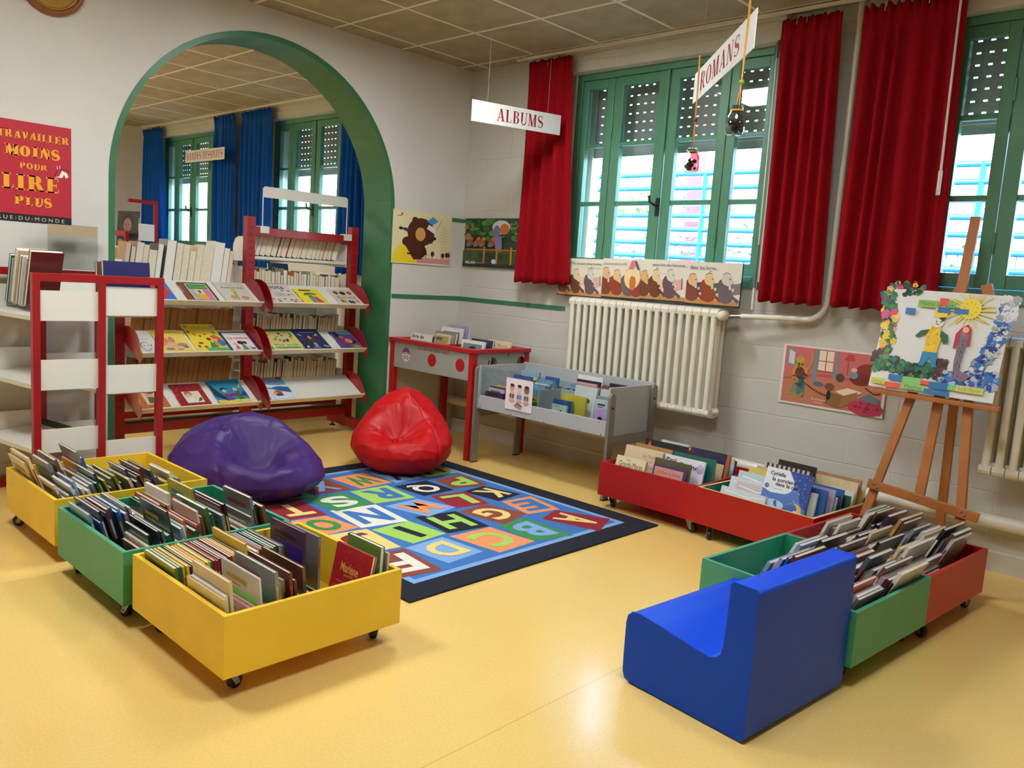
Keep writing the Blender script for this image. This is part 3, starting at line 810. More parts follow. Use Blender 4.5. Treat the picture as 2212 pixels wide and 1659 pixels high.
def slope_frame(y, z):                        # x along the shelf (+Y world), y up the slope, z out of it
    cs, sn = math.cos(SLO), math.sin(SLO)
    return Matrix(((0, -cs, sn, -.172), (1, 0, 0, y), (0, sn, cs, z), (0, 0, 0, 1)))
for bi, (a, b) in enumerate(zip(PY, PY[1:])):
    for z in DZ:
        M = slope_frame((a+b)/2, z+.006); hw = (b-a)/2-.036
        mb = MB(); mb.box(-hw, hw, 0, .275, -.012, 0, m_shelf); sh = mb.build('display_shelf', t)
        sh.matrix_local = M
        mb = MB(); mb.prism([(-.012, -.02), (0, -.02), (0, .012), (-.012, .022), (-.026, .03), (-.03, .026)], -hw, hw, m_cream, 'x'); mb.build('lip', sh, bevel=.001)
        for s in (-1, 1):
            pts = [(-.05, -.04), (.28, -.06)]+[(.28-.33*i/12, .03*(1-i/12)+.075*max(0, math.sin(PI*i/12))**.8) for i in range(13)]
            mb = MB(); xx = s*(hw+.004); mb.prism(pts, xx-.003, xx+.003, m_redm, 'x'); mb.build('end_bracket', sh)
BACKZ = {0: [1.115, .70, .345], 1: [1.335, 1.03, .68, .335]}
for bi, (a, b) in enumerate(zip(PY, PY[1:])):
    for z in BACKZ[bi]:
        mb = MB(); mb.box(-.73, GX-.03, a+.034, b-.034, z, z+.022, m_shelfm); mb.box(-.74, -.73, a+.034, b-.034, z-.01, z+.03, m_shelfm); bk = mb.build('back_shelf', t, bevel=.002)
        mb = MB()
        n = 10
        pr = [(GX-.03, z-.02), (GX-.03, z+.16)]+[(-.64-.09*math.sin(PI/2*i/n), z+.07+.09*math.cos(PI/2*i/n)) for i in range(n+1)]+[(-.73, z-.02)]
        for yy in (a+.033, b-.037):
            mb = MB(); mb.prism(pr[::-1], yy, yy+.004, m_shelfm, 'y'); mb.build('shelf_end', bk)
# white plate in a wire holder clamped to the top rail
s = MB(); yA, yB = -1.585, -.860
s.box(GX-.004, GX+.004, yA, yB, 1.783, 1.853, m_white); hold = s.build('sign_holder')
tag(hold, 'blank white sign plate in a wire frame clamped on top of the red display rack', 'sign')
mb = MB(); mb.tube([(GX, yA-.003, 1.57), (GX, yA-.003, 1.845), (GX, yA+.01, 1.857), (GX, yB-.01, 1.857), (GX, yB+.003, 1.845), (GX, yB+.003, 1.57)], .004, m_white, 8); mb.build('wire_frame', hold)
for y in (yA, yB):
    mb = MB(); mb.box(GX-.03, GX+.032, y-.035, y+.035, 1.5655, 1.575, m_white); mb.box(GX+.0205, GX+.032, y-.035, y+.035, 1.525, 1.566, m_white); mb.build('clamp', hold)

# ------------------------------------------------------------------ double sided white shelves with red end frames (left)
t = thing('book_rack', 'white shelf unit with red metal end frames behind the far yellow bin', 'bookshelf')
RXn, RXf = .66, .07
def endframe(name, x, ya, yb, yc, ztop, wthick=.034):
    mb = MB(); h = .02
    for y in (ya, yc, yb): mb.box(x-h, x+h, y-wthick/2, y+wthick/2, .0, ztop-.04, m_redm)
    mb.box(x-h, x+h, ya-wthick/2, yb+wthick/2, ztop-.04, ztop, m_redm)
    mb.box(x-h, x+h, ya-wthick/2, yb+wthick/2, .0, .05, m_redm)
    return mb.build(name, t, bevel=.002)
ef = endframe('end_frame', RXn, -3.405, -2.80, -3.10, 1.2)
ff = endframe('end_frame', RXf, -3.50, -2.90, -3.20, 1.205)
for (z0, z1) in ((.966, 1.115), (.62, .772), (.30, .42)):
    mb = MB(); mb.box(RXn-.006, RXn+.006, -3.388, -3.117, z0, z1, m_shelf); mb.build('end_panel', t)
    mb = MB(); mb.box(RXf-.006, RXf+.006, -3.48, -3.22, z0, z1, m_shelf); mb.build('end_panel', t)
for (z0, z1) in ((.995, 1.145), (.585, .735), (.20, .335)):
    mb = MB(); mb.box(RXn-.006, RXn+.006, -3.083, -2.817, z0, z1, m_shelf); mb.build('end_panel', t)
    mb = MB(); mb.box(RXf-.006, RXf+.006, -3.18, -2.917, z0, z1, m_shelf); mb.build('end_panel', t)
def shear_board(name, ya, yb, z, th, m=m_shelf, zr=0.0):
    mb = MB(); d = -.095
    vs = []
    for x, o in ((RXn-.02, 0), (RXf+.02, d)):
        vs += [(x, ya+o, z), (x, yb+o, z+zr), (x, yb+o, z+zr+th), (x, ya+o, z+th)]
    mb.add(vs, [(0, 1, 2, 3), (7, 6, 5, 4), (4, 5, 1, 0), (3, 2, 6, 7), (1, 5, 6, 2), (4, 0, 3, 7)], m)
    return mb.build(name, t)
for z in (.962, .62, .29):
    b = shear_board('shelf', -3.40, -3.125, z, .022, zr=.03)
    mb = MB(); d = -.095
    mb.add([(RXn-.02, -3.130, z+.052), (RXn-.02, -3.120, z+.052), (RXf+.02, -3.120+d, z+.052), (RXf+.02, -3.130+d, z+.052), (RXn-.02, -3.130, z+.085), (RXn-.02, -3.120, z+.085), (RXf+.02, -3.120+d, z+.085), (RXf+.02, -3.130+d, z+.085)],
           [(3, 2, 1, 0), (4, 5, 6, 7), (0, 1, 5, 4), (1, 2, 6, 5), (2, 3, 7, 6), (3, 0, 4, 7)], m_black)
    mb.build('rear_strip', b)  # black strip along the rear edge of the shelf
for z in (.985, .575, .19): shear_board('shelf', -3.075, -2.81, z, .02)
mb = MB()
for y, x in ((-3.38, RXn), (-2.82, RXn), (-3.47, RXf), (-2.93, RXf)): mb.lathe([(.03, 0), (.03, .008), (.012, .014), (.012, .02)], m_black, 14, T(x, y, -.0))
# clear plastic sheets standing behind
sh = MB(); m_film = glass_mat('plastic_film', (236, 238, 236), 1.0)
sh.box(.096, .0985, -3.175, -2.915, 1.205, 1.455, m_film); o = sh.build('sign_holder'); tag(o, 'clear plastic sign pocket with beige top strip against the wall behind the white shelves', 'sign')
mb = MB(); mb.box(.099, .0994, -3.172, -2.918, 1.39, 1.452, mat('kraft_card', (176, 154, 120), .6)); mb.build('card_strip', o)
mb = MB(); mb.box(.0955, .101, -3.175, -2.915, 1.203, 1.2065, m_white); mb.build('foot_strip', o)
# second, low bookcase and a rack in the next room, seen through the gaps
t = thing('bookcase', 'low white bookcase in the next room, seen between the shelves of the red display rack', 'bookshelf')
bx0, bx1, by0, by1 = -1.75, -1.42, -2.3, -.25
for y in (by0, -1.28, by1):
    mb = MB(); mb.box(bx0, bx1, y-.012, y+.012, 0, 1.12 if y == by0 else 1.25, m_shelfm); mb.build('side_panel', t)
for z in (.08, .45, .80, 1.02):
    for ya, yb in ((by0+.012, -1.292), (-1.268, by1-.012)):
        mb = MB(); mb.box(bx0, bx1, ya, yb, z, z+.02, m_shelfm); mb.build('shelf', t)
mb = MB(); mb.box(bx0, bx0+.01, by0+.012, by1-.012, .1, .96, m_shelfm); mb.build('back_panel', t)
mb = MB(); mb.box(bx1-.02, bx1+.012, by0, by1, .03, .08, m_redm); mb.box(bx0, bx1+.03, by0-.02, by0+.02, 0, .06, m_redm); mb.box(bx0, bx1+.03, by1-.02, by1+.02, 0, .06, m_redm); mb.build('plinth', t)
t = thing('book_rack', 'red framed book rack at the far end of the next room', 'bookshelf')
for x, zt in ((-5.62, 1.56), (-5.02, 1.56)):
    mb = MB(); mb.box(x-.02, x+.02, -.78, -.74, 0, zt, m_redm); mb.build('upright', t)
    mb = MB(); mb.box(x-.02, x+.02, -.44, -.40, 0, zt+.38 if x > -5.3 else zt, m_redm); mb.build('upright', t)
mb = MB(); mb.box(-5.6, -5.04, -.78, -.74, 1.50, 1.56, m_redm); mb.build('top_rail', t)
mb = MB(); mb.box(-5.04, -5.0, -.74, -.44, 1.90, 1.94, m_redm); mb.build('top_rail', t)
for z in (.3, .7, 1.08, 1.36):
    mb = MB(); mb.box(-5.6, -5.04, -.74, -.44, z, z+.022, m_shelfm); mb.build('shelf', t)
mb = MB(); mb.box(-5.02, -5.0, -.62, -.44, 1.46, 1.66, m_shelfm); mb.build('end_panel', t)

# ------------------------------------------------------------------ radiators and pipes
def radiator(label, x0, n, pitch, z0, z1, valve, yb=-.205, yf=-.065):
    t = thing('radiator', label, 'radiator', T(0, 0, 0))
    mb = MB()
    for i in range(n):
        x = x0+pitch*(i+.5)
        for yy in (yb+.016, (yb+yf)/2, yf-.016):
            cs = [(.0185*math.copysign(abs(math.cos(2*PI*q/12))**.7, math.cos(2*PI*q/12)), .0145*math.sin(2*PI*q/12)) for q in range(12)]
            mb.prism([(x+u, yy+v) for u, v in cs], z0+.03, z1-.035, m_cream, 'z', smooth=True)
        w = pitch*.47
        for zc, s in ((z1-.03, 1), (z0+.03, -1)):
            # rounded header of one column
            pr = []
            for k in range(9):
                a = PI*k/8
                pr.append(((yb+yf)/2+math.cos(a)*((yf-yb)/2), zc+s*math.sin(a)**.7*.03))
            pr = pr+[(yb+.004, zc-s*.025), (yf-.004, zc-s*.025)] if s > 0 else pr+[(yb+.004, zc+.025), (yf-.004, zc+.025)]
            if s < 0: pr = pr[::-1]
            mb.prism(pr, x-w, x+w, m_cream, 'x', smooth=False)
    mb.build('columns', t, bevel=.006)
    mb = MB()
    for zz in (z1-.045, z0+.045): mb.tube([(x0, (yb+yf)/2, zz), (x0+n*pitch+.012, (yb+yf)/2, zz)], .022, m_cream, 12); mb.lathe([(.024, 0), (.024, .01), (.012, .014), (.012, .02), (0, .021)], m_cream, 6, T(x0+n*pitch+.012, (yb+yf)/2, zz) @ RY(PI/2))
    mb.build('header', t)
    if valve:
        mb = MB(); xe = x0+n*pitch
        mb.tube([(xe+.02, (yb+yf)/2, z1-.045), (xe+.06, (yb+yf)/2, z1-.045)], .011, m_zinc, 10)
        mb.lathe([(.03, 0), (.032, .02), (.026, .045), (.01, .05)], m_cream, 16, T(xe+.03, yb+.03, z1-.04) @ RX(PI/2))
        mb.build('valve', t)
    mb = MB()
    for xx in (x0+.15, x0+n*pitch-.15): mb.box(xx-.015, xx+.015, yf-.005, -.0008, z1-.12, z1-.09, m_cream); mb.box(xx-.015, xx+.015, yf-.005, -.0008, z0+.08, z0+.11, m_cream)
    mb.build('wall_bracket', t)
radiator('cream column radiator under the middle window below the paper banner', 1.362, 20, .0592, .535, 1.222, True)
radiator('cream column radiator cut by the right edge behind the easel', 4.06, 18, .0592, .512, 1.21, False)
t = thing('heating_pipe', 'cream heating pipe running down the wall between the red curtains to the radiator', 'pipe')
mb = MB(); pts = [(3.15, -.05, H), (3.15, -.05, 2.5), (3.15, -.055, 1.42), (3.15, -.06, 1.31)]
for k in range(1, 7):
    a = PI/2*k/6; pts.append((3.15-.11*(1-math.cos(a)), -.06-.01*k/6, 1.31-.11*math.sin(a)))
pts += [(2.90, -.09, 1.197), (2.66, -.125, 1.186)]
mb.tube(pts, .0165, m_cream, 12); mb.build('tube', t)
mb = MB(); mb.tube([(2.66, -.125, 1.186), (2.60, -.135, 1.18)], .013, m_zinc, 10); mb.build('union', t)
t = thing('heating_pipe', 'thick cream heating pipe along the window wall just above the skirting', 'pipe')
mb = MB(); mb.tube([(.02, -.085, .272), (XR-.01, -.085, .272)], .036, m_cream, 16); mb.build('tube', t)
mb = MB()
for x in (.4, 1.7, 3.5, 5.2, 6.8): mb.box(x-.012, x+.012, -.06, -.0008, .23, .262, m_cream)
mb.build('pipe_bracket', t)
# shutter cranks hanging beside the windows
for lab, xa, xb in (('white shutter crank rod hanging right of the middle window', 2.69, 2.70), ('thin white shutter crank rod in front of the wide red curtain', 3.70, 3.71)):
    t = thing('shutter_crank', lab, 'shutter crank')
    yy = -.07 if xa < 3 else -.205
    mb = MB(); mb.tube([(xa, yy, 2.78), (xb, yy, 1.62 if xa < 3 else 2.0)], .006, m_white, 8); mb.build('rod', t)
    if xa < 3:
        mb = MB(); mb.tube([(xb, yy, 1.62), (xb, yy, 1.36)], .0065, m_zinc, 8); mb.build('steel_end', t)
        mb = MB(); mb.tube([(xb, yy, 1.36), (xb, yy, 1.23)], .009, m_white, 10); mb.build('grip', t)
        mb = MB(); mb.tube([(xa, -.06, 2.80), (xa, yy, 2.78), (xa, yy, 2.70)], .012, m_zinc, 8); mb.build('gear', t)
    else:
        mb = MB(); mb.tube([(xb, yy, 2.0), (xb, yy, 1.88)], .010, m_white, 10); mb.build('grip', t)
        mb = MB(); mb.tube([(xa, -.12, 2.925), (xa, yy, 2.915), (xa, yy, 2.78)], .006, m_white, 8); mb.build('hanger', t)
# ================================================================== BEAN BAGS
from mathutils import noise as _no
def beanbag(label, cx, cy, rx, ry, h, front, peak, dents, m, rotz, knots, seed, seams=6, wr=1.0):
    """slumped bag, local +x is the sitting side. front: how far the sitting side sinks; peak: (x, y, height, width);
    dents: (x, y, z, radius, depth) with gathered folds running into them"""
    rnd = random.Random(seed)
    nu, nv = 200, 120
    ph = [rnd.uniform(0, 6.28) for _ in range(12)]
    out = []
    for i in range(nu):
        th = 2*PI*i/nu
        for j in range(nv):
            a = PI*j/(nv-1)
            zc = -math.cos(a); r = math.sin(a)**.62
            zz = .5+.5*math.copysign(abs(zc)**1.1, zc)
            r *= (1+.05*math.sin(2*th+ph[0])+.025*math.sin(3*th+ph[1]))*(1-.26*max(0, zz-.32)/.68)
            f = r*math.cos(th)
            k = min(1, max(0, (f+.45)/1.2)); k = k*k*(3-2*k)
            up = max(0, zz-.22)/.78
            z = h*(zz*(1-front*k*up))
            p = Vector((rx*r*math.cos(th), ry*r*math.sin(th), z))
            px_, py_, pa, pw_ = peak
            p.x += px_*up**1.3; p.y += py_*up**1.3
            dd = math.hypot(p.x-px_, p.y-py_)
            p.z += pa*math.exp(-(dd/pw_)**1.2)*up
            out.append((p, th, zz))
    res = []
    for p, th, zz in out:
        q = p.copy()
        nrm = Vector((p.x/rx**2, p.y/ry**2, max(-.2, (p.z-h*.4))/(h*.5)**2)).normalized()
        near = 0
        for (dx, dy, dz, sx, depth) in dents:
            u = p-Vector((dx, dy, dz)); dist = u.length/sx
            q -= Vector((nrm.x*.45, nrm.y*.45, .55+.45*nrm.z))*depth*math.exp(-dist**2.4)
            q += nrm*depth*.20*math.exp(-((dist-1.45)/.40)**2)
            side = Vector((-u.y, u.x, 0)); ang = math.atan2(u.y, u.x)
            wob = ang+.5*_no.noise(Vector((u.x*7, u.y*7, seed)))
            fold = sum((1-abs(math.sin(n_*.5*wob+ph[n_ % 9])))**2*w_ for n_, w_ in ((5, .014), (9, .010), (14, .006)))
            g = math.exp(-((dist-.95)/.62)**2); near = max(near, g)
            q += nrm*(fold-.012)*g*wr
        sd = abs(((th*seams/(2*PI)+.31) % 1.0)-.5)*2
        q -= nrm*.010*math.exp(-((1-sd)/.03)**2)*min(1, max(0, zz-.06)*5)*(1-near*.5)
        nz = Vector((p.x*5.5, p.y*5.5, p.z*9+seed*3))
        rdg = 1-abs(_no.noise(nz)); rdg2 = 1-abs(_no.noise(Vector((p.x*12+3, p.y*12, p.z*15))))
        q += nrm*((rdg**3-.5)*.016+(rdg2**3-.5)*.006)*min(1, zz*3)*(.6+.6*near)*wr
        q += nrm*.008*math.sin(2*th+4*zz+ph[4])*zz
        if zz < .10: q.z = min(q.z, .0135+.25*max(0, q.z-.0135)) if zz < .04 else q.z
        q.z = max(q.z, .0135)
        res.append(q)
    t = thing('bean_bag', label, 'bean bag', T(cx, cy, 0) @ RZ(rotz))
    fs = []
    for i in range(nu):
        for j in range(nv-1):
            a, b = i*nv+j, ((i+1) % nu)*nv+j
            fs.append((a, b, b+1, a+1))
    mb = MB(); mb.add(res, fs, m, None, True); mb.build('cover', t)
    for (kx, ky, kz, kr) in knots:
        # tuft sits on the surface nearest to its place
        best = min(res, key=lambda v: (v.x-kx)**2+(v.y-ky)**2+((v.z-kz)*.6)**2)
        mb = MB()
        def K(i, j):
            th = 2*PI*i/48; a = PI*j/20
            r = kr*(1+.24*math.sin(5*th+3*a)+.14*math.sin(9*th-4*a))
            return (best.x+r*math.sin(a)*math.cos(th), best.y+r*math.sin(a)*math.sin(th), best.z+r*.7*math.cos(a))
        mb.grid(K, 48, 21, m, wrap_u=True); mb.build('gathered_knot', t)
    return t
def bag_mat(name, rgb):
    return mat(name, rgb, .46, spec=.35, bump=.25, bscale=30, bdist=.003)
m_bagr = bag_mat('red_nylon', (190, 2, 10)); m_bagp = bag_mat('purple_nylon', (64, 34, 104))
beanbag('red bean bag with a pointed top on the far corner of the alphabet rug', .915, -1.29, .35, .355, .50, .42, (-.10, .03, .075, .16), [(.10, -.03, .30, .13, .10)],
        m_bagr, rad(-40), [(.10, -.03, .24, .032)], 1)
beanbag('purple bean bag slumped on the left edge of the alphabet rug', .905, -2.375, .40, .44, .425, .38, (-.08, -.08, .025, .2), [(.09, .06, .30, .165, .155), (-.06, -.17, .38, .06, .03)],
        m_bagp, rad(-32), [(-.06, -.17, .36, .03)], 2, wr=.9)

# ================================================================== ALPHABET RUG
m_navy = mat('rug_navy_pile', (15, 20, 36), .95, noise=.18, nscale=220, bump=.5, bscale=300)
def rugc(name, rgb): return mat('rug_'+name, rgb, .95, noise=.10, nscale=220, bump=.4, bscale=300)
RC = dict(b=rugc('blue', (58, 112, 176)), s=rugc('sky', (128, 166, 214)), n=m_navy, r=rugc('red', (146, 26, 42)), o=rugc('orange', (236, 146, 92)),
          u=rugc('rust', (140, 66, 50)), l=rugc('lime', (164, 204, 92)), g=rugc('green', (56, 138, 70)), w=rugc('white', (228, 222, 208)), c=rugc('cream', (232, 206, 124)))
rt = thing('rug', 'large alphabet rug with letter tiles on blue and a wide navy border', 'rug', T(0, 0, 0))
RX0, RX1, RY0, RY1 = .635, 2.672, -2.645, -.85
ZR = .009
mb = MB()
mb.box(RX0, RX1, RY0, RY1, .0005, ZR, m_navy)
mb.build('border', rt, bevel=.003)
mb = MB()
bd = .135
def quad(x0, y0, x1, y1, z, m): mb.poly([(x0, y0, z), (x1, y0, z), (x1, y1, z), (x0, y1, z)], m)
quad(RX0+bd, RY0+bd, RX1-bd, RY1-bd, ZR+.0004, RC['s'])
quad(RX0+bd+.035, RY0+bd+.035, RX1-bd-.035, RY1-bd-.035, ZR+.0008, RC['b'])
tiles = {
 'A': ((2.151,-1.137),(2.223,-1.331),(2.553,-1.239),(2.447,-1.0), 'r','c'), 'E': ((1.867,-1.035),(1.851,-1.276),(2.115,-1.335),(2.155,-1.097),'o','b'),
 'K': ((1.539,-1.117),(1.562,-1.319),(1.837,-1.283),(1.799,-1.053),'n','c'), 'P': ((1.244,-1.031),(1.26,-1.29),(1.481,-1.321),(1.532,-1.072),'u','l'),
 'B': ((2.15,-1.40),(2.18,-1.63),(2.451,-1.659),(2.517,-1.414),'g','s'), 'G': ((1.833,-1.40),(1.867,-1.634),(2.175,-1.587),(2.109,-1.329),'u','c'),
 'L': ((1.571,-1.306),(1.531,-1.558),(1.802,-1.6),(1.844,-1.367),'r','l'), 'Q': ((1.24,-1.345),(1.245,-1.603),(1.513,-1.585),(1.506,-1.337),'n','w'),
 'C': ((2.162,-1.682),(2.154,-1.961),(2.477,-1.925),(2.462,-1.656),'o','l'), 'H': ((1.845,-1.639),(1.802,-1.9),(2.114,-1.936),(2.152,-1.672),'n','l'),
 'M': ((1.534,-1.659),(1.553,-1.91),(1.842,-1.835),(1.786,-1.583),'s','o'), 'R': ((1.2,-1.621),(1.2,-1.894),(1.482,-1.924),(1.511,-1.651),'l','b'),
 'W': ((.875,-1.565),(.886,-1.82),(1.179,-1.803),(1.163,-1.553),'o','g'), 'D': ((2.142,-2.0),(2.162,-2.255),(2.44,-2.225),(2.417,-1.978),'s','c'),
 'I': ((1.841,-1.971),(1.85,-2.224),(2.135,-2.182),(2.11,-1.948),'l','n'), 'N': ((1.496,-1.929),(1.459,-2.209),(1.798,-2.246),(1.84,-1.97),'w','b'),
 'S': ((1.201,-1.945),(1.199,-2.205),(1.489,-2.187),(1.478,-1.932),'g','w'), 'X': ((.881,-1.85),(.869,-2.093),(1.148,-2.093),(1.174,-1.854),'u','s'),
 'F': ((2.169,-2.265),(2.143,-2.468),(2.452,-2.527),(2.49,-2.304),'u','w'), 'J': ((1.823,-2.232),(1.794,-2.47),(2.109,-2.49),(2.14,-2.261),'c','r'),
 'O': ((1.523,-2.275),(1.5,-2.49),(1.79,-2.48),(1.785,-2.248),'o','g'), 'T': ((1.205,-2.233),(1.19,-2.47),(1.478,-2.48),(1.512,-2.258),'r','c'),
 'U': ((.90,-1.02),(.88,-1.27),(1.18,-1.28),(1.19,-1.03),'l','r'), 'V': ((.88,-1.30),(.90,-1.53),(1.19,-1.54),(1.18,-1.31),'s','n'),
 'Y': ((.90,-2.13),(.87,-2.38),(1.15,-2.36),(1.18,-2.12),'l','n'), 'Z': ((.87,-2.40),(.88,-2.495),(1.16,-2.495),(1.15,-2.38),'o','b')}
for i, (ch, v) in enumerate(tiles.items()):
    pts = v[:4]
    z = ZR+.0012+.00003*i
    mb.poly([(x, y, z) for x, y in pts], RC[v[4]])
    # letter: its top points to +x, its right to -y; fitted inside the tile's own slant
    a = Vector(pts[0]); b = Vector(pts[1]); c = Vector(pts[2]); d = Vector(pts[3])
    vs, fs, xa, xb, ya, yb = text_geo(ch, .035)
    out = []
    for p in vs:
        u = (p[0]-xa)/(xb-xa); w = (p[1]-ya)/(yb-ya)
        u = (.16+.68*u) if ch not in 'I' else (.40+.2*u); w = .14+.72*w
        bl = a.lerp(b, u); tl = d.lerp(c, u); q = bl.lerp(tl, w)
        out.append((q.x, q.y, z+.0016))
    mb.add(out, fs, RC[v[5]])
mb.build('letter_field', rt)

# ================================================================== WALL THINGS
# poster with the yellow stencil lettering
y0, y1, z0, z1 = -3.405, -3.022, 1.452, 1.987
mb = MB(); M = frame_wall_x(.0025, y0, z0); w, h = y1-y0, z1-z0
m_pr = mat('poster_red', (186, 26, 46), .5)
mb.box(0, w, 0, h, -.0022, 0, m_pr, M)
mb.poly([(0, 0, .0003), (w, 0, .0003), (w, .042, .0003), (0, .042, .0003)], ink((28, 26, 26)), M)
po = mb.build('poster'); tag(po, 'red poster with yellow stencil words on the wall left of the arch', 'poster')
mb = MB(); mo = ink((242, 168, 44))
for s, a, b, c, d, T_ in (('TRAVAILLER', .05, .97, .82, .905, .24), ('MOINS', .14, .84, .655, .76, .27), ('POUR', .32, .68, .535, .595, .22), ('LIRE', .1, .84, .32, .475, .27), ('PLUS', .25, .73, .165, .26, .25)):
    serif_text(mb, s, a*w, b*w, c*h, d*h, mo, M, T_=T_, t_=.09, gap=.1, z=.0004, sl=.08)
k = 0
put_text(mb, 'R U E : D U : M O N D E', .04*w, .9*w, .010, .030, ink((214, 206, 196)), M, .0006)
mb.build('lettering', po)
mb = MB()
draw(mb, [('p', [(.80, .485), (.86, .50), (.90, .56), (.97, .54), (.99, .50), (.95, .485), (.93, .52), (.90, .485)], (240, 236, 230)), ('l', [(.80, .50), (.84, .56), (.9, .58), (.98, .57), (1.0, .53)], .006, (30, 26, 26)), ('l', [(.84, .565), (.83, .60)], .006, (240, 236, 230)), ('l', [(.87, .575), (.87, .61)], .006, (240, 236, 230))], M, w*.97, h, .0008)
mb.build('printed_motif', po)

# brown bear style poster beside the arch: a plain profile on cream
y0, y1, z0, z1 = -.742, -.137, 1.378, 1.785
M = frame_wall_x(.009, y0, z0); w, h = y1-y0, z1-z0
mb = MB(); mb.box(0, w, 0, h, -.002, 0, mat('poster_cream', (226, 214, 168), .5), M)
BR, BR2, YL = (82, 44, 26), (60, 30, 18), (238, 208, 44)
it = [('r', .42, .03, 1, .13, (206, 142, 150)), ('p', [(.0, .02), (.42, .02), (.34, .34), (.2, .38), (.1, .3)], YL),
      ('e', .40, .26, .17, .17, BR2), ('p', [(.14, .34), (.30, .08), (.50, .10), (.52, .34), (.40, .46), (.24, .46)], BR), ('p', [(.02, .2), (.18, .4), (.30, .2), (.38, .04), (.02, .02)], YL),
      ('e', .47, .62, .23, .27, BR), ('e', .36, .83, .05, .07, BR), ('e', .66, .86, .04, .04, (70, 140, 200)), ('e', .28, .42, .12, .1, BR), ('p', [(.60, .66), (.72, .54), (.66, .42), (.52, .42)], BR), ('e', .46, .58, .085, .13, (204, 158, 88)), ('e', .71, .52, .022, .03, (30, 18, 14)),
      ('l', [(.25, .2), (.5, .16)], .03, BR2), ('p', [(.56, .70), (.72, .60), (.70, .72), (.60, .78)], (232, 226, 236)), ('p', [(.56, .84), (.66, .78), (.76, .86), (.66, .94)], (80, 150, 210)), ('l', [(.74, .70), (.80, .84), (.82, .92)], .015, (214, 120, 140)),
      ('p', [(.12, .66), (.24, .60), (.28, .66), (.2, .68)], (60, 70, 100)), ('e', .13, .66, .03, .03, (30, 30, 40)), ('t', .06, .885, .14, .905, 'aide', (90, 60, 50)), ('e', .14, .93, .012, .02, (170, 40, 50)),]
for x, hh in ((.50, .1), (.56, .16), (.68, .12), (.86, .1), (.93, .12), (.97, .14)):
    it += [('l', [(x, .13), (x, .13+hh*.5)], .012, (60, 20, 26)), ('p', [(x-.028, .13+hh*.4), (x+.028, .13+hh*.4), (x, .13+hh*1.2)], (84, 24, 34)) if hh > .13 else ('e', x, .13+hh*.75, .03, .05, (92, 28, 38))]
for k in range(9): it.append(('l', [(.80+.012*math.sin(k), .30+.06*k), (.92+.02*math.cos(k*2), .315+.055*k)], .007, (196, 170, 140)))
draw(mb, it, M, w, h)
o = mb.build('poster'); tag(o, 'cream poster of a brown bear in profile between the arch and the corner', 'poster')

# forest poster behind the curtain
x0, x1, z0, z1 = .04, .70, 1.392, 1.781
M = frame_wall_y(x0, -.009, z0); w, h = x1-x0, z1-z0
rnd = random.Random(11)
mb = MB(); mb.box(0, w, 0, h, -.002, 0, mat('poster_forest', (36, 58, 34), .4), M)
it = []
for k in range(90):
    c = rnd.choice([(44, 96, 44), (66, 120, 52), (30, 66, 36), (90, 130, 60), (24, 48, 30), (60, 84, 40)])
    it.append(('e', rnd.random()*.92+.04, .55+rnd.random()*.42, .03+rnd.random()*.035, .025+rnd.random()*.04, c))
it += [('e', .08, .62, .05, .06, (176, 120, 50)), ('e', .05, .82, .04, .05, (150, 100, 40)), ('e', .64, .82, .15, .14, (206, 202, 196)), ('e', .70, .78, .08, .11, (186, 100, 50)), ('e', .57, .7, .06, .16, (110, 106, 150)), ('p', [(.52, .62), (.58, .3), (.68, .3), (.66, .64)], (120, 118, 150))]
for x in (.12, .24, .34, .50): it += [('e', x, .50, .05, .07, (170, 76, 34)), ('e', x+.02, .58, .03, .035, (196, 104, 50)), ('e', x-.03, .46, .04, .05, (120, 110, 130))]
it += [('r', 0, .02, 1, .32, (58, 66, 40)), ('e', .12, .22, .16, .16, (64, 84, 50)), ('e', .5, .22, .2, .12, (44, 52, 40)), ('r', .05, .34, 1, .375, (150, 104, 44)), ('r', .2, .30, .98, .325, (90, 80, 40))]
for x in (.36, .58, .82): it.append(('r', x, .06, x+.03, .42, (176, 126, 50)))
it += [('r', 0, 0, 1, .07, (28, 40, 40)), ('e', .55, .12, .04, .05, (190, 206, 214)), ('tb', .055, .055, .225, .115, 'MILAN', (240, 240, 236)), ('t', .24, .06, .34, .10, 'jeunesse', (200, 200, 196)), ('r', 0, 0, 1, .012, (20, 24, 22))]
draw(mb, it, M, w, h, rough=.3)
o = mb.build('poster'); tag(o, 'dark green forest poster half hidden behind the left red curtain', 'poster')

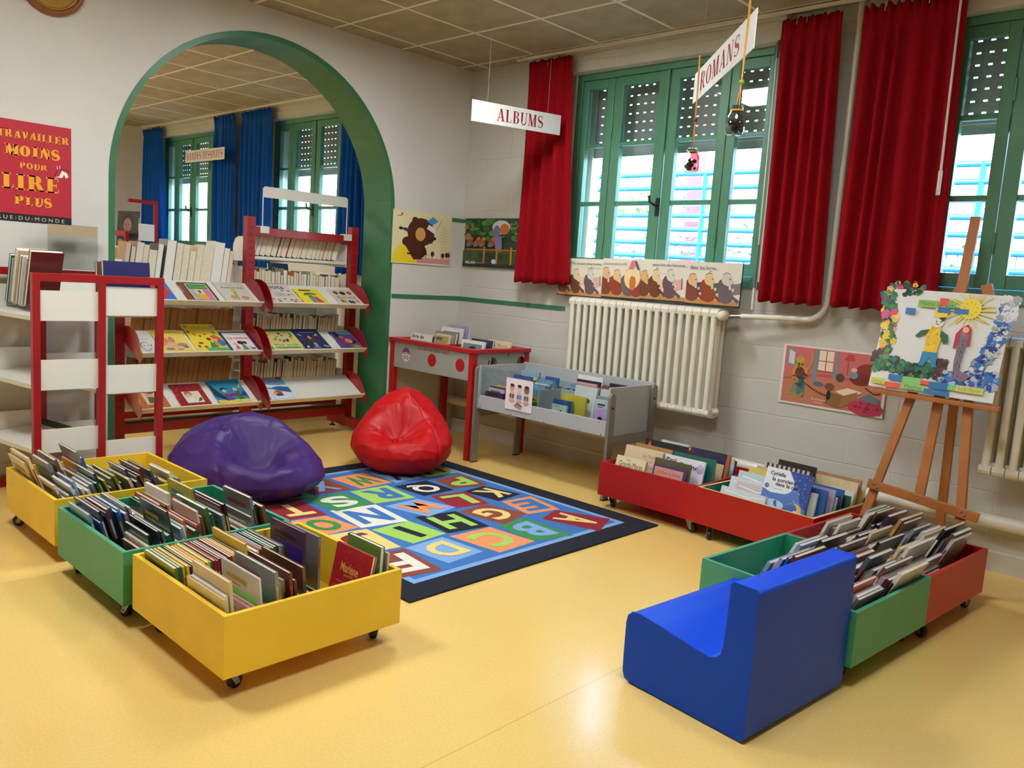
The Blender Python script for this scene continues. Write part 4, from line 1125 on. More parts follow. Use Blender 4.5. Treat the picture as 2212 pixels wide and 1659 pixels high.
# pink room poster low on the wall left of the easel
x0, x1, z0, z1 = 2.90, 3.515, .69, 1.045
M = frame_wall_y(x0, -.009, z0) @ Matrix.Rotation(rad(-.3), 4, 'Z'); w, h = x1-x0, z1-z0
mb = MB(); mb.box(0, w, 0, h, -.0015, 0, mat('poster_white_edge', (224, 214, 206), .5), M)
PK, PK2 = (206, 108, 106), (188, 90, 92)
it = [('r', .025, .035, .975, .97, PK), ('r', .025, .035, .975, .5, (196, 120, 92)), ('p', [(.025, .40), (.40, .52), (.975, .52), (.975, .56), (.4, .57), (.025, .44)], PK2),
      ('r', .36, .62, .50, .95, (238, 216, 190)), ('l', [(.43, .62), (.43, .95)], .015, (178, 70, 66)), ('l', [(.36, .78), (.50, .78)], .015, (178, 70, 66)), ('r', .34, .60, .52, .625, (178, 70, 66)),
      ('p', [(.30, .44), (.35, .44), (.36, .97), (.32, .97)], (126, 138, 140)), ('p', [(.50, .52), (.54, .52), (.56, .95), (.53, .95)], (126, 138, 140)),
      ('p', [(.05, .66), (.13, .64), (.13, .9), (.05, .95)], (120, 150, 160)), ('p', [(.065, .69), (.12, .67), (.12, .87), (.065, .91)], (214, 210, 200)),
      ('l', [(.64, .6), (.64, .85)], .012, (140, 70, 50)), ('p', [(.60, .84), (.70, .84), (.68, .94), (.63, .94)], (196, 70, 66)),
      ('e', .82, .66, .11, .16, (140, 54, 50)), ('e', .77, .56, .1, .1, (120, 44, 44)), ('e', .93, .62, .05, .12, (128, 48, 46)), ('e', .70, .62, .04, .06, (122, 140, 150)), ('e', .70, .70, .028, .035, (220, 180, 150)),
      ('e', .58, .55, .04, .07, (86, 66, 60)), ('e', .19, .52, .075, .20, (190, 150, 66)), ('e', .19, .54, .05, .10, (130, 60, 50)), ('e', .18, .76, .045, .06, (196, 156, 70)), ('l', [(.24, .55), (.29, .70), (.30, .85), (.28, .92)], .03, (190, 150, 66)),
      ('l', [(.22, .42), (.34, .28), (.44, .24), (.5, .26)], .035, (176, 140, 70)), ('r', .17, .14, .25, .40, (84, 120, 110)), ('p', [(.185, .3), (.235, .28), (.24, .48), (.19, .5)], (50, 90, 120)), ('l', [(.06, .16), (.14, .2), (.2, .14), (.24, .22)], .03, (186, 146, 70)), ('p', [(.10, .2), (.14, .34), (.18, .2)], (110, 140, 120)),
      ('e', .38, .40, .05, .035, (70, 110, 130)), ('e', .49, .38, .045, .06, (120, 76, 60)), ('p', [(.55, .32), (.66, .40), (.80, .36), (.68, .24)], (232, 214, 180)), ('p', [(.46, .10), (.60, .05), (.62, .26), (.48, .30)], (140, 96, 60)), ('p', [(.60, .05), (.74, .20), (.76, .36), (.62, .26)], (156, 110, 70)), ('e', .49, .24, .02, .08, (30, 28, 34)),
      ('e', .84, .12, .16, .12, (190, 50, 84)), ('p', [(.76, .24), (.86, .36), (.96, .28), (.96, .2)], (104, 112, 120)), ('l', [(.82, .44), (.9, .36), (.96, .38)], .02, (60, 44, 40)), ('t', .33, .13, .47, .16, 'Rue des histoires', (240, 224, 210)), ('t', .36, .085, .44, .105, 'ecoutez', (240, 224, 210))]
rnd = random.Random(5)
for k in range(26): a = rnd.random()*6.28; rr = rnd.random()**.5; it.append(('e', .19+.07*rr*math.cos(a), .52+.18*rr*math.sin(a), .009, .014, (70, 46, 30)))
for k in range(14): u = k/13; it.append(('e', .23+.27*u, .41-.18*math.sin(u*1.5), .008, .012, (70, 46, 30)))
for k in range(12): a = rnd.random()*6.28; it.append(('e', .84+.12*math.cos(a)*rnd.random(), .13+.08*math.sin(a)*rnd.random(), .01, .013, (120, 24, 60)))
it2 = [x if x[0] in 'l' else x for x in it]
draw(mb, it2, M, w, h)
o = mb.build('poster'); tag(o, 'pink poster of a room with a spotted animal low on the window wall', 'poster')

# folding paper banner standing on the radiator
t = thing('banner', 'long white folding banner with a row of reading figures standing on the radiator', 'banner', T(0, 0, 0))
bx = [1.131, 1.575, 1.88, 2.255, 2.62]; by = [-.07, -.115, -.085, -.12, -.09]; bt = [1.475, 1.49, 1.497, 1.485, 1.473]; bb = [1.2175, 1.227, 1.233, 1.229, 1.2205]
m_bn = mat('banner_paper', (226, 218, 200), .35); m_bk = mat('banner_edge', (30, 28, 28), .5)
segs = []
for i in range(4):
    L_ = math.hypot(bx[i+1]-bx[i], by[i+1]-by[i]); ang = math.atan2(by[i+1]-by[i], bx[i+1]-bx[i])
    dz = (bt[i+1]-bt[i]); M = T(bx[i], by[i], bb[i]+.012) @ RZ(ang) @ Matrix(((1,0,0,0),(0,0,-1,0),(0,1,0,0),(0,0,0,1)))
    segs.append((M, L_))
HB = .262
col = [((122, 66, 40), (226, 170, 96), (62, 110, 90)), ((112, 58, 36), (232, 196, 150), (226, 204, 160)), ((104, 76, 84), (214, 206, 186), (226, 176, 160))]
fig = 0
words = ["Moi, ce que j'aime le plus,", "c'est quand on se met tous ensemble", 'pour lire des histoires', 'dans les livres.']
for i, (M, L_) in enumerate(segs):
    mb = MB(); mb.box(0, L_, 0, HB, -.004, 0, m_bn, M); mb.box(0, L_, -.008, 0, -.006, .001, m_bk, M)
    if i == 3: mb.box(L_-.003, L_+.004, -.008, HB, -.008, -.0005, m_bk, M)
    it = [('p', [(0, 0), (1, 0), (1, .10), (0, .13)], (188, 138, 78))]
    xs = [.14, .45, .77] if i in (0, 3) else ([.12, .42, .72, .92] if i == 1 else [.10, .36, .68])
    ar = L_/HB
    for x in xs:
        body, skin, book = [((118, 62, 38), (226, 176, 110), (62, 112, 92)), ((112, 58, 36), (230, 200, 160), (224, 204, 160)), ((106, 78, 86), (214, 208, 190), (222, 170, 156)), ((128, 66, 44), (222, 180, 130), (40, 70, 130)), ((150, 64, 36), (226, 190, 140), (58, 104, 80)), ((110, 92, 100), (206, 200, 184), (130, 116, 116)), ((150, 60, 50), (214, 196, 170), (40, 80, 140))][fig % 7]
        fig += 1
        k = 1/ar; up = .03*math.sin(fig*2.1)
        it += [('e', x-.02, .22, .19*k, .17, body), ('e', x-.12*k, .40+up, .15*k, .20, body), ('e', x-.04*k, .60+up, .125*k, .145, skin), ('e', x+.02*k, .53+up, .10*k, .10, skin), ('l', [(x-.14*k, .70+up), (x-.06*k, .745+up), (x+.03*k, .73+up)], .012, (50, 40, 36)),
               ('p', [(x+.10*k, .26), (x+.34*k, .30), (x+.32*k, .54), (x+.08*k, .50)], book), ('l', [(x+.34*k, .30), (x+.32*k, .56)], .02, (60, 62, 70)), ('l', [(x-.1*k, .42), (x+.02*k, .33), (x+.14*k, .36)], .07, body), ('e', x+.14*k, .37, .035*k, .04, skin), ('e', x+.05*k, .60+up, .012*k, .016, (30, 24, 22)), ('l', [(x-.05*k, .14), (x+.15*k, .20), (x+.3*k, .10)], .08, body)]
        if fig % 3 == 0: it.append(('l', [(x-.05*k, .76+up), (x-.02*k, .80+up), (x+.02*k, .77+up)], .012, (60, 50, 46)))
    if i == 1:
        it += [('e', .78, .52, .2, .28, (240, 212, 150)), ('e', .80, .40, .08, .2, (202, 112, 48)), ('e', .82, .66, .055, .11, (230, 206, 180)), ('p', [(.68, .74), (.80, .74), (.86, .97), (.74, .97)], (222, 116, 122)), ('p', [(.86, .97), (.96, .74), (.90, .74), (.83, .94)], (70, 84, 110))]
    tx = [(.30, .97), (.02, .62), (.25, .95), (.05, .55)][i]
    it.append(('t', tx[0], .82, tx[1], .91, words[i], (96, 92, 88)))
    if i == 0: it.append(('t', .66, .74, .97, .785, "l'ecole des loisirs", (130, 124, 118)))
    draw(mb, it, M, L_, HB, rough=.4)
    mb.build('banner_panel', t)

# ------------------------------------------------------------------ hanging signs
def sign(label, p0, p1, zt, hh, text, tx0, tx1, lo, flip=False, strings=(), zt1=None, T_=.17):
    a = Vector((p0[0], p0[1], 0)); b = Vector((p1[0], p1[1], 0)); L_ = (b-a).length; e = (b-a)/L_
    t = Vector((e.x, e.y, ((zt1 if zt1 else zt)-zt)/L_))
    n = e.cross(Vector((0, 0, 1)))                   # towards the reader when text runs a -> b
    M = Matrix(((e.x, 0, n.x, p0[0]), (e.y, 0, n.y, p0[1]), (t.z, 1, n.z, zt-hh), (0, 0, 0, 1)))
    mb = MB(); mb.box(0, L_, 0, hh, -.004, 0, mat('sign_card', (226, 224, 216), .4), M)
    o = mb.build('hanging_sign'); tag(o, label, 'sign')
    mb = MB(); serif_text(mb, text, tx0*L_, tx1*L_, lo[0]*hh, lo[1]*hh, ink((150, 28, 40)), M, T_=T_, z=.0006); l = mb.build('lettering', o)
    mb = MB()
    for s in strings:
        top = M @ Vector((s*L_, hh-.008, -.002)); mb.tube([top, (top.x, top.y, H)], .0008, mat('nylon_thread', (176, 172, 160), .4), 5)
    mb.build('nylon_thread', o)
    return o, M, L_
C0 = Vector((5.0927, -4.7040, 1.3366))
sign('white hanging sign lettered ALBUMS in front of the left red curtain', (1.057, -.959), (1.176, -.215), 2.452, .135, 'ALBUMS', .27, .79, (.20, .80), strings=(.16, .84), zt1=2.474)
ro, rM, rL = sign('white hanging sign lettered ROMANS seen almost edge on near the ceiling', (2.655, -.871), (3.43, -1.696), 2.443, .15, 'ROMANS', .14, .80, (.22, .80), strings=(.12, .90), zt1=2.424)
sign('small white hanging sign lettered BANDES DESSINEES beyond the arch', (-4.46, -.317), (-3.54, -.31), 2.515, .13, 'BANDES DESSINEES', .04, .96, (.18, .82), strings=(.1, .9), T_=.15)
# glass jars hung on raffia from the ROMANS sign
m_jar = glass_mat('jar_glass', (186, 202, 204), 1.25, 1.5); m_raf = mat('raffia', (206, 148, 52), .7)
def jar(label, x, y, z0, top, bead, beadz, r, hh, seed):
    t = thing('hanging_jar', label, 'jar', T(x, y, z0))
    mb = MB()
    mb.lathe([(0, 0), (r*.8, 0), (r*.97, .006), (r, hh*.3), (r*.96, hh*.62), (r*.66, hh*.80), (r*.60, hh*.86), (r*.66, hh*.90), (r*.66, hh)], m_jar, 24); mb.build('glass', t)
    mb = MB(); rnd = random.Random(seed)
    for k in range(16):
        a = rnd.random()*6.28; rr = rnd.random()**.5*r*.7; zz = .012+rnd.random()*hh*.38; s = r*rnd.uniform(.2, .32)
        c = ink(rnd.choice([(96, 36, 34), (60, 34, 26), (120, 46, 44), (44, 30, 24)]), .7)
        mb.lathe([(0, -s), (s*.8, -s*.5), (s, 0), (s*.7, s*.6), (0, s)], c, 8, T(rr*math.cos(a), rr*math.sin(a), zz))
    mb.build('potpourri', t)
    mb = MB(); bz = beadz-z0; tz = top[2]-z0; tx, ty = top[0]-x, top[1]-y; bx_ = bead[0]-x; by_ = bead[1]-y
    for s in (-1, 1):
        for q in (-.15, .15): mb.tube([(s*r*.62*.72, s*r*.62*.72*-1+q*.01, hh*.86), (bx_+q*.004, by_, bz)], .0017, m_raf, 5)
    for q in range(3): mb.tube([(bx_+.002*q-.002, by_, bz), (tx*.6+bx_*.4+.003*q, ty*.6+by_*.4, bz+(tz-bz)*.6), (tx+.003*q, ty, tz)], .0019, m_raf, 5)
    mb.lathe([(r*.64, -.003), (r*.70, 0), (r*.64, .003)], m_raf, 20, T(0, 0, hh*.84))
    mb.build('raffia_string', t)
    mb = MB(); mb.lathe([(0, -.011), (.008, -.008), (.0115, 0), (.008, .008), (0, .011)], ink((150, 30, 70) if seed == 2 else (140, 176, 50), .3), 14, T(bx_, by_, bz)); mb.build('bead', t)
    return t
jar('glass jar with a green bead hanging from the near end of the ROMANS sign', 3.437, -1.785, 1.930, (3.405, -1.715, 2.52), (3.431, -1.761), 2.133, .037, .108, 1)
jar('glass jar with a pink bead hanging from the far end of the ROMANS sign', 2.802, -1.065, 1.913, (2.742, -.985, 2.50), (2.790, -1.043), 2.168, .040, .115, 2)

# clock high on the left wall
t = thing('wall_clock', 'round wooden wall clock cut by the top edge above the poster', 'clock', frame_wall_x(.002, -3.122, 2.735))
mb = MB(); mb.lathe([(.168, 0), (.172, .012), (.165, .028), (.150, .036), (.142, .030), (.140, .014)], mat('clock_wood', (140, 82, 42), .35, noise=.12, nscale=12), 48); mb.build('wooden_rim', t)
mb = MB(); mb.lathe([(.141, .016), (.139, .026), (.128, .020), (.127, .014)], mat('clock_brass', (190, 150, 70), .3, metal=.6), 48); mb.build('brass_ring', t)
mb = MB(); mb.lathe([(.128, .010), (.128, .013), (0, .013)], mat('clock_face', (206, 198, 178), .5), 48)
for k in range(12):
    a = PI/6*k; mb.box(-.003, .003, .098, .120, .0132, .0138, m_black, RZ(a))
fc = mb.build('face', t)
mb = MB(); mb.box(-.004, .004, -.015, .085, .014, .016, m_black, RZ(-2.2)); mb.box(-.003, .003, -.02, .11, .0165, .018, m_black, RZ(.8)); mb.build('hands', fc)

# ================================================================== EASEL AND CHILDREN'S COLLAGE
t = thing('easel', 'beech wood studio easel holding a collage near the right window', 'easel', T(0, 0, 0))
def bar(name, p, q, w, d, par=t):
    p, q = Vector(p), Vector(q); z = (q-p).normalized(); y = Vector((0, 1, 0)); x = y.cross(z).normalized(); y = z.cross(x)
    M = Matrix((x, y, z)).transposed().to_4x4(); M.translation = p
    mb = MB(); mb.box(-w/2, w/2, -d/2, d/2, 0, (q-p).length, m_wood, M); return mb.build(name, par, bevel=.003)
bar('leg', (3.612, -.565, .0), (3.838, -.292, 1.29), .042, .026)
bar('leg', (4.125, -.565, .0), (3.976, -.292, 1.29), .042, .026)
bar('leg', (3.915, -.135, .0), (3.905, -.205, 1.30), .042, .026)
bar('mast', (3.885, -.462, .37), (3.905, -.226, 1.77), .046, .022)
b = bar('crossbar', (3.655, -.512, .425), (4.165, -.512, .37), .045, .022)
mb = MB()
for x, z in ((3.69, .427), (3.705, .412), (3.895, .399), (4.09, .386), (4.106, .371)): mb.lathe([(.006, 0), (.005, .003), (0, .004)], m_zinc, 10, T(x, -.5235, z) @ RX(PI/2))
mb.build('bolts', b)
tr = bar('tray', (3.60, -.435, .885), (4.17, -.435, .876), .022, .05)
bar('top_clip', (3.875, -.268, 1.385), (3.905, -.262, 1.445), .05, .02)
bar('top_clip', (4.02, -.268, 1.385), (4.0, -.262, 1.445), .05, .02)
# collage sheet: leans back, bottom edge on the tray
EB0 = Vector((3.572, -.440, .906)); EB1 = Vector((4.138, -.440, .899)); ET0 = Vector((3.596, -.318, 1.403)); ET1 = Vector((4.17, -.318, 1.386))
ex = (EB1-EB0).normalized(); ey = ((ET0-EB0)-ex*(ET0-EB0).dot(ex)).normalized(); ez = ex.cross(ey)
M = Matrix((ex, ey, ez)).transposed().to_4x4(); M.translation = EB0
w, h = (EB1-EB0).length, (ET0-EB0).dot(ey)
mb = MB(); mb.box(-.0, w, 0, h, -.004, 0, mat('collage_sheet', (226, 224, 222), .5), M)
sheet = mb.build('collage'); tag(sheet, 'white collage picture with a yellow sun and two paper figures on the easel', 'picture')
rnd = random.Random(77)
mb = MB()
zl = [.0005]
def scrap(x, y, s, c, n=5, M=M):
    a0 = rnd.random()*6.28; zl[0] += .000007; s *= .72
    tilt = rnd.uniform(0, .002)
    pts = []
    for k in range(n):
        a = a0+2*PI*k/n; r = s*rnd.uniform(.7, 1.15)
        pts.append((x*w+r*math.cos(a), y*h+r*math.sin(a), zl[0]+tilt*(k/n)))
    mb.poly(pts, ink(c, .3), M)
G = [(24, 92, 60), (40, 120, 70), (60, 130, 60), (20, 60, 44), (96, 140, 70), (34, 40, 36), (20, 110, 96)]
P_ = [(222, 60, 120), (236, 190, 40), (240, 204, 50), (90, 40, 36), (230, 150, 130), (60, 40, 90), (150, 60, 60)]
B_ = [(30, 80, 170), (20, 50, 130), (50, 130, 190), (30, 110, 180), (160, 170, 200), (70, 90, 170), (190, 194, 210)]
SIL = [(190, 192, 196), (150, 152, 158), (220, 222, 226)]
for k in range(230):                    # left border of torn paper
    v = rnd.random(); u = .05+.04*math.sin(v*5)+rnd.uniform(-.05, .05)
    if v > .86: u = rnd.uniform(.0, .3)
    scrap(u-.01, .22+.84*v, rnd.uniform(.014, .03), rnd.choice(G if rnd.random() < .6 else P_))
for (u, v, c) in ((.0, .72, (224, 60, 130)), (.08, .78, (228, 70, 120)), (.02, .62, (240, 204, 50)), (.06, .5, (240, 200, 40)), (.04, .44, (232, 180, 30)), (.11, .70, (240, 204, 60))):
    for q in range(4): scrap(u+rnd.uniform(-.015, .015), v+rnd.uniform(-.02, .02), .026, c, 6)
for q in range(12): scrap(.03+rnd.uniform(-.05, .05), .32+rnd.uniform(-.05, .05), .028, rnd.choice([(90, 30, 24), (70, 24, 20), (120, 50, 36)]), 6)
for k in range(210):                    # ground and water
    u = rnd.uniform(.02, .5); scrap(u, .22+rnd.uniform(-.06, .07)+.03*math.sin(u*14), rnd.uniform(.014, .03), rnd.choice(G+[(28, 30, 26)]))
for k in range(40): scrap(.56+rnd.uniform(-.03, .03), .23+rnd.uniform(-.08, .1), .022, rnd.choice([(80, 50, 44), (100, 64, 54), (60, 40, 36)]))
for k in range(220):
    u = rnd.uniform(.58, 1.0); scrap(u, .20+rnd.uniform(-.1, .04)+.10*max(0, u-.7), rnd.uniform(.014, .028), rnd.choice(B_))
for k in range(230):                    # blue and silver cascade on the right
    v = rnd.random(); u = .99-.15*(1-v)**2+rnd.uniform(-.07, .03); scrap(u, .28+.66*v, rnd.uniform(.014, .03), rnd.choice(B_[:4] if rnd.random() < .6 else SIL))
for k in range(60): scrap(.98+rnd.uniform(-.06, .05), .9+rnd.uniform(-.12, .08), .026, rnd.choice(SIL))
mb.build('torn_paper', sheet)
mb = MB()
it = []
for a in range(0, 360, 17): it.append(('l', [(.69+.08*math.cos(rad(a)), .84+.09*math.sin(rad(a))), (.69+.19*math.cos(rad(a+4)), .84+(.19+.05*math.sin(a))*math.sin(rad(a+4)))], .012, (224, 206, 70)))
it += [('e', .69, .85, .083, .10, (240, 214, 40))]
for k in range(9): it.append(('e', .69+.05*math.cos(k*.7+.2), .85+.06*math.sin(k*.7+.2), .006, .007, (200, 160, 30)))
# boy: green wings, yellow body, blue trousers
it += [('p', [(.40, .40), (.50, .40), (.52, .58), (.48, .66), (.42, .66), (.39, .58)], (240, 196, 30)), ('p', [(.405, .62), (.34, .60), (.30, .54), (.33, .53), (.40, .58)], (22, 96, 60)), ('p', [(.50, .62), (.56, .58), (.575, .50), (.54, .49), (.50, .56)], (22, 96, 60)), ('p', [(.39, .40), (.51, .40), (.52, .26), (.48, .26), (.455, .35), (.42, .26), (.38, .26)], (40, 132, 176)),
       ('e', .465, .69, .045, .045, (232, 226, 222)), ('p', [(.42, .74), (.52, .74), (.53, .83), (.48, .86), (.42, .83)], (240, 206, 60)), ('p', [(.46, .74), (.50, .70), (.52, .75)], (50, 44, 40)), ('l', [(.445, .68), (.475, .67)], .01, (190, 50, 60)), ('e', .45, .70, .006, .008, (30, 30, 30)), ('e', .485, .70, .006, .008, (30, 30, 30))]
for k in range(30): it.append(('e', .45+rnd.uniform(-.04, .04), .53+rnd.uniform(-.11, .11), .012, .014, rnd.choice([(226, 170, 24), (246, 210, 50), (236, 186, 30)])))
# mermaid: red hair, grey tail
it += [('p', [(.655, .66), (.70, .70), (.73, .66), (.745, .5), (.71, .5), (.70, .62), (.66, .62), (.65, .46), (.62, .46), (.62, .6)], (186, 34, 52)), ('e', .69, .645, .025, .03, (232, 178, 140)), ('p', [(.655, .60), (.72, .60), (.71, .42), (.70, .26), (.80, .22), (.86, .27), (.74, .15), (.665, .18), (.65, .34)], (128, 110, 128))]
for k in range(26): u = rnd.uniform(.655, .705); v = rnd.uniform(.2, .58); it.append(('l', [(u, v), (u+.012, v-.02)], .005, (70, 56, 74)))
# coloured paper strips with words
for (a, b, c, d, col_) in ((.27, .83, .43, .90, (140, 186, 90)), (.44, .86, .51, .93, (230, 84, 54)), (.51, .84, .57, .90, (120, 184, 90)), (.44, .79, .54, .845, (40, 110, 180)), (.57, .79, .68, .84, (40, 116, 180)), (.18, .75, .26, .81, (40, 116, 180)),
                           (.02, .03, .14, .085, (206, 206, 90)), (.16, .085, .28, .14, (40, 116, 180)), (.14, .01, .27, .06, (230, 84, 54)), (.28, .07, .43, .135, (130, 200, 110)), (.43, .08, .50, .12, (230, 84, 54)), (.50, .055, .66, .12, (40, 116, 180)), (.28, .015, .48, .07, (150, 196, 110)), (.65, .065, .71, .115, (130, 200, 130)), (.71, .06, .92, .12, (206, 206, 110)), (.47, -.0, .67, .045, (40, 116, 180))):
    it.append(('r', a, b, c, d, col_))
it += [('t', .52, .85, .56, .885, 'la', (60, 110, 40)), ('t', .29, .85, .41, .885, 'Plume', (90, 140, 60)), ('t', .31, .022, .45, .06, 'Maeline', (70, 110, 50)), ('t', .73, .075, .90, .105, 'Sarah  Manon', (150, 150, 60)), ('t', .04, .04, .12, .07, 'Lilou', (150, 150, 60))]
draw(mb, it, M, w, h, .0088, .00004)
mb.build('pasted_figures', sheet)
# ================================================================== BOOKS
PAL = dict(g=('green', (44, 104, 66)), G=('olive green', (110, 122, 50)), d=('dark green', (26, 66, 48)), y=('yellow', (226, 196, 56)), m=('mustard', (178, 158, 54)), o=('orange', (206, 112, 56)),
           r=('red', (166, 34, 36)), R=('dark red', (96, 28, 32)), n=('navy', (34, 40, 70)), b=('blue', (42, 90, 156)), s=('light blue', (126, 160, 186)), t=('teal', (28, 104, 108)),
           k=('black', (34, 32, 34)), c=('cream', (214, 192, 148)), w=('white', (220, 216, 208)), e=('grey', (132, 132, 132)), p=('pink', (206, 150, 146)), u=('brown', (112, 72, 50)), v=('purple', (88, 52, 92)),
           S=('silver', (176, 180, 188)), a=('slate', (74, 86, 100)), l=('lilac', (158, 150, 182)), T=('tan', (172, 128, 80)))
m_pages = mat('book_pages', (226, 214, 188), .8, noise=.06, nscale=60)
m_pages2 = mat('book_pages_white', (232, 228, 216), .8)
m_pages3 = mat('book_pages_brown', (176, 128, 78), .8, noise=.08, nscale=50)
def covm(c):
    n, rgb = PAL[c]; return mat('book_cover_'+n.replace(' ', '_'), rgb, .32, coat=.25, noise=.10, nscale=12)
_rb = random.Random(99)
NBOOK = 0
ORD = ['first','second','third','fourth','fifth','sixth','seventh','eighth','ninth','tenth','eleventh','twelfth','thirteenth','fourteenth','fifteenth','sixteenth','seventeenth','eighteenth','nineteenth','twentieth']
def ordinal(k):
    if k <= 20: return ORD[k-1]
    if k == 30: return 'thirtieth'
    return ('twenty-' if k < 30 else 'thirty-')+ORD[k%10-1]
def book(name, label, M, w, h, t, cov, art=None, pages=None, group=None, spine_left=False, cat='book', rnd_art=False, board=.0016, spinecol=None):
    """upright book: x along its width, z up, front cover towards -y, spine at +x (or -x); origin at the middle of its foot"""
    c = covm(cov) if isinstance(cov, str) else ink(cov, .32, .25)
    sp = c if not spinecol else (covm(spinecol) if isinstance(spinecol, str) else ink(spinecol))
    mb = MB(); s = -1 if spine_left else 1
    x0, x1 = -w/2, w/2
    mb.box(x0, x1, -t/2, -t/2+board, 0, h, c); mb.box(x0, x1, t/2-board, t/2, 0, h, c)
    xa, xb = (x1-board, x1) if s > 0 else (x0, x0+board)
    mb.box(xa, xb, -t/2+board, t/2-board, 0, h, sp)
    F = Matrix(((1,0,0,-w/2),(0,0,-1,-t/2),(0,1,0,0),(0,0,0,1)))
    if art: draw(mb, art, F, w, h, rough=.32, coat=.25)
    elif rnd_art:
        rgb = PAL[cov][1] if isinstance(cov, str) else cov
        c2 = tuple(max(10, min(240, int(v*_rb.uniform(.5, 1.5)+_rb.uniform(-30, 40)))) for v in rgb)
        c3 = _rb.choice([(226, 216, 190), (40, 36, 40), (206, 170, 60), (170, 60, 50), (70, 100, 140)])
        it = [('r', .06, .06, .94, .70, c2), ('e', _rb.uniform(.3, .7), _rb.uniform(.25, .5), .2, .18, c3), ('e', _rb.uniform(.2, .8), _rb.uniform(.2, .6), .1, .1, rgb), ('r', .14, .80, _rb.uniform(.6, .86), .86, c3), ('r', .14, .74, .5, .765, c3)]
        draw(mb, it, F, w, h, rough=.32, coat=.25)
    if h > .12:
        sm = ink(_rb.choice([(224, 214, 190), (200, 170, 70), (60, 60, 70), (170, 60, 50)]))
        xs = x1+.0002 if s > 0 else x0-.0002; yw = t*.28
        for za, zb in ((.12, .22), (.45, .82)):
            q = [(xs, -yw, za*h), (xs, yw, za*h), (xs, yw, zb*h), (xs, -yw, zb*h)]
            if za > .3 or _rb.random() < .5: mb.poly(q if s > 0 else q[::-1], sm)
    o = mb.build(name); o.matrix_world = M
    tag(o, label, cat, group)
    pg = MB()
    pg.box(x0+(.003 if s > 0 else board), x1-(board if s > 0 else .003), -t/2+board, t/2-board, .002, h-.003, pages or m_pages)
    pg.build('pages', o)
    global NBOOK; NBOOK += 1
    return o
def bookrow(Mbin, xc, y, tilt, spec, place, group, zf=BZ0+.0125, frm='front', gap=.0022, wr=(.20, .26), hr=(.22, .28), tr=(.007, .013), jit=.02, lim=.30, kind='picture_book', pages=None, cnt=None, art=False, spine_left=False, noun='album'):
    """a row stacked along the bin's y; spec: colour letters, '+' taller, '-' shorter, digits change tilt, ' ' leaves a gap"""
    tl = tilt; i = 0; cnt = cnt or [0]; hs = 1.0
    if lim < 1: y = max(y, -lim-.016+.004+(.19*math.tan(tl) if tl > 0 else 0))
    while i < len(spec):
        ch = spec[i]; i += 1
        if ch == '+': hs = 1.16; continue
        if ch == '-': hs = .72; continue
        if ch == '_': hs = .5; continue
        if ch == ' ': y += .014; continue
        if ch == '|': y += .05; continue
        if ch == '<': tl -= rad(4); continue
        if ch == '>': tl += rad(4); continue
        if ch in '!':
            continue
        w = _rb.uniform(*wr); h = _rb.uniform(*hr)*hs; t = _rb.uniform(*tr); hs = 1.0
        th = t/math.cos(tl)
        if lim < 1 and y+th > lim+.012-(.19*math.tan(-tl) if tl < 0 else 0): break
        cnt[0] += 1
        x = max(-lim+w/2, min(lim-w/2, xc+_rb.uniform(-jit, jit)))
        zz = zf+abs(math.sin(tl))*t/2
        M = Mbin @ T(x, y+th/2, zz) @ RX(tl)
        n, _ = PAL[ch]
        lab = '%s %s, %s from %s, %s' % (n, noun, ordinal(cnt[0]), frm, place)
        book(kind, lab, M, w, h, t, ch, pages=pages or (m_pages2 if _rb.random() < .5 else m_pages), group=group, rnd_art=art or _rb.random() < .6, spine_left=spine_left)
        y += th+gap
    return y, cnt
D = rad
# -- far yellow bin
g = 'albums in the far yellow bin'
p = 'left row of far yellow bin'
bookrow(B1, -.165, -.285, D(20), '+c+c-w-c  ec+uw-g  -po+e+b-w-y-c-g', p, g, tr=(.009, .015), wr=(.22, .27), hr=(.235, .275))
p = 'right row of far yellow bin'
bookrow(B1, .15, -.275, D(24), '-vw-me-cwsswwes+d+d ma+G+G-nk-uc+naR+u+R-ge+a+a-uym wwe+ d', p, g, tr=(.008, .013), wr=(.20, .26), hr=(.20, .255))
# -- green bin between
g = 'albums in the green bin between the yellow bins'
p = 'left row of green bin between yellow bins'
bookrow(B2, -.165, -.275, D(16), 'ssbnavubbsleww<<<-t-cdnrRc+w|-d-r-g+mknnu', p, g, tr=(.008, .014), wr=(.21, .27), hr=(.20, .25))
p = 'right row of green bin between yellow bins'
bookrow(B2, .155, -.20, D(13), '-o-wd-un+a-ng+d-rswo-cgr+w+o+g-yg-ne+R+k|-r-we+e+d+u', p, g, tr=(.008, .016), wr=(.21, .27), hr=(.20, .26))
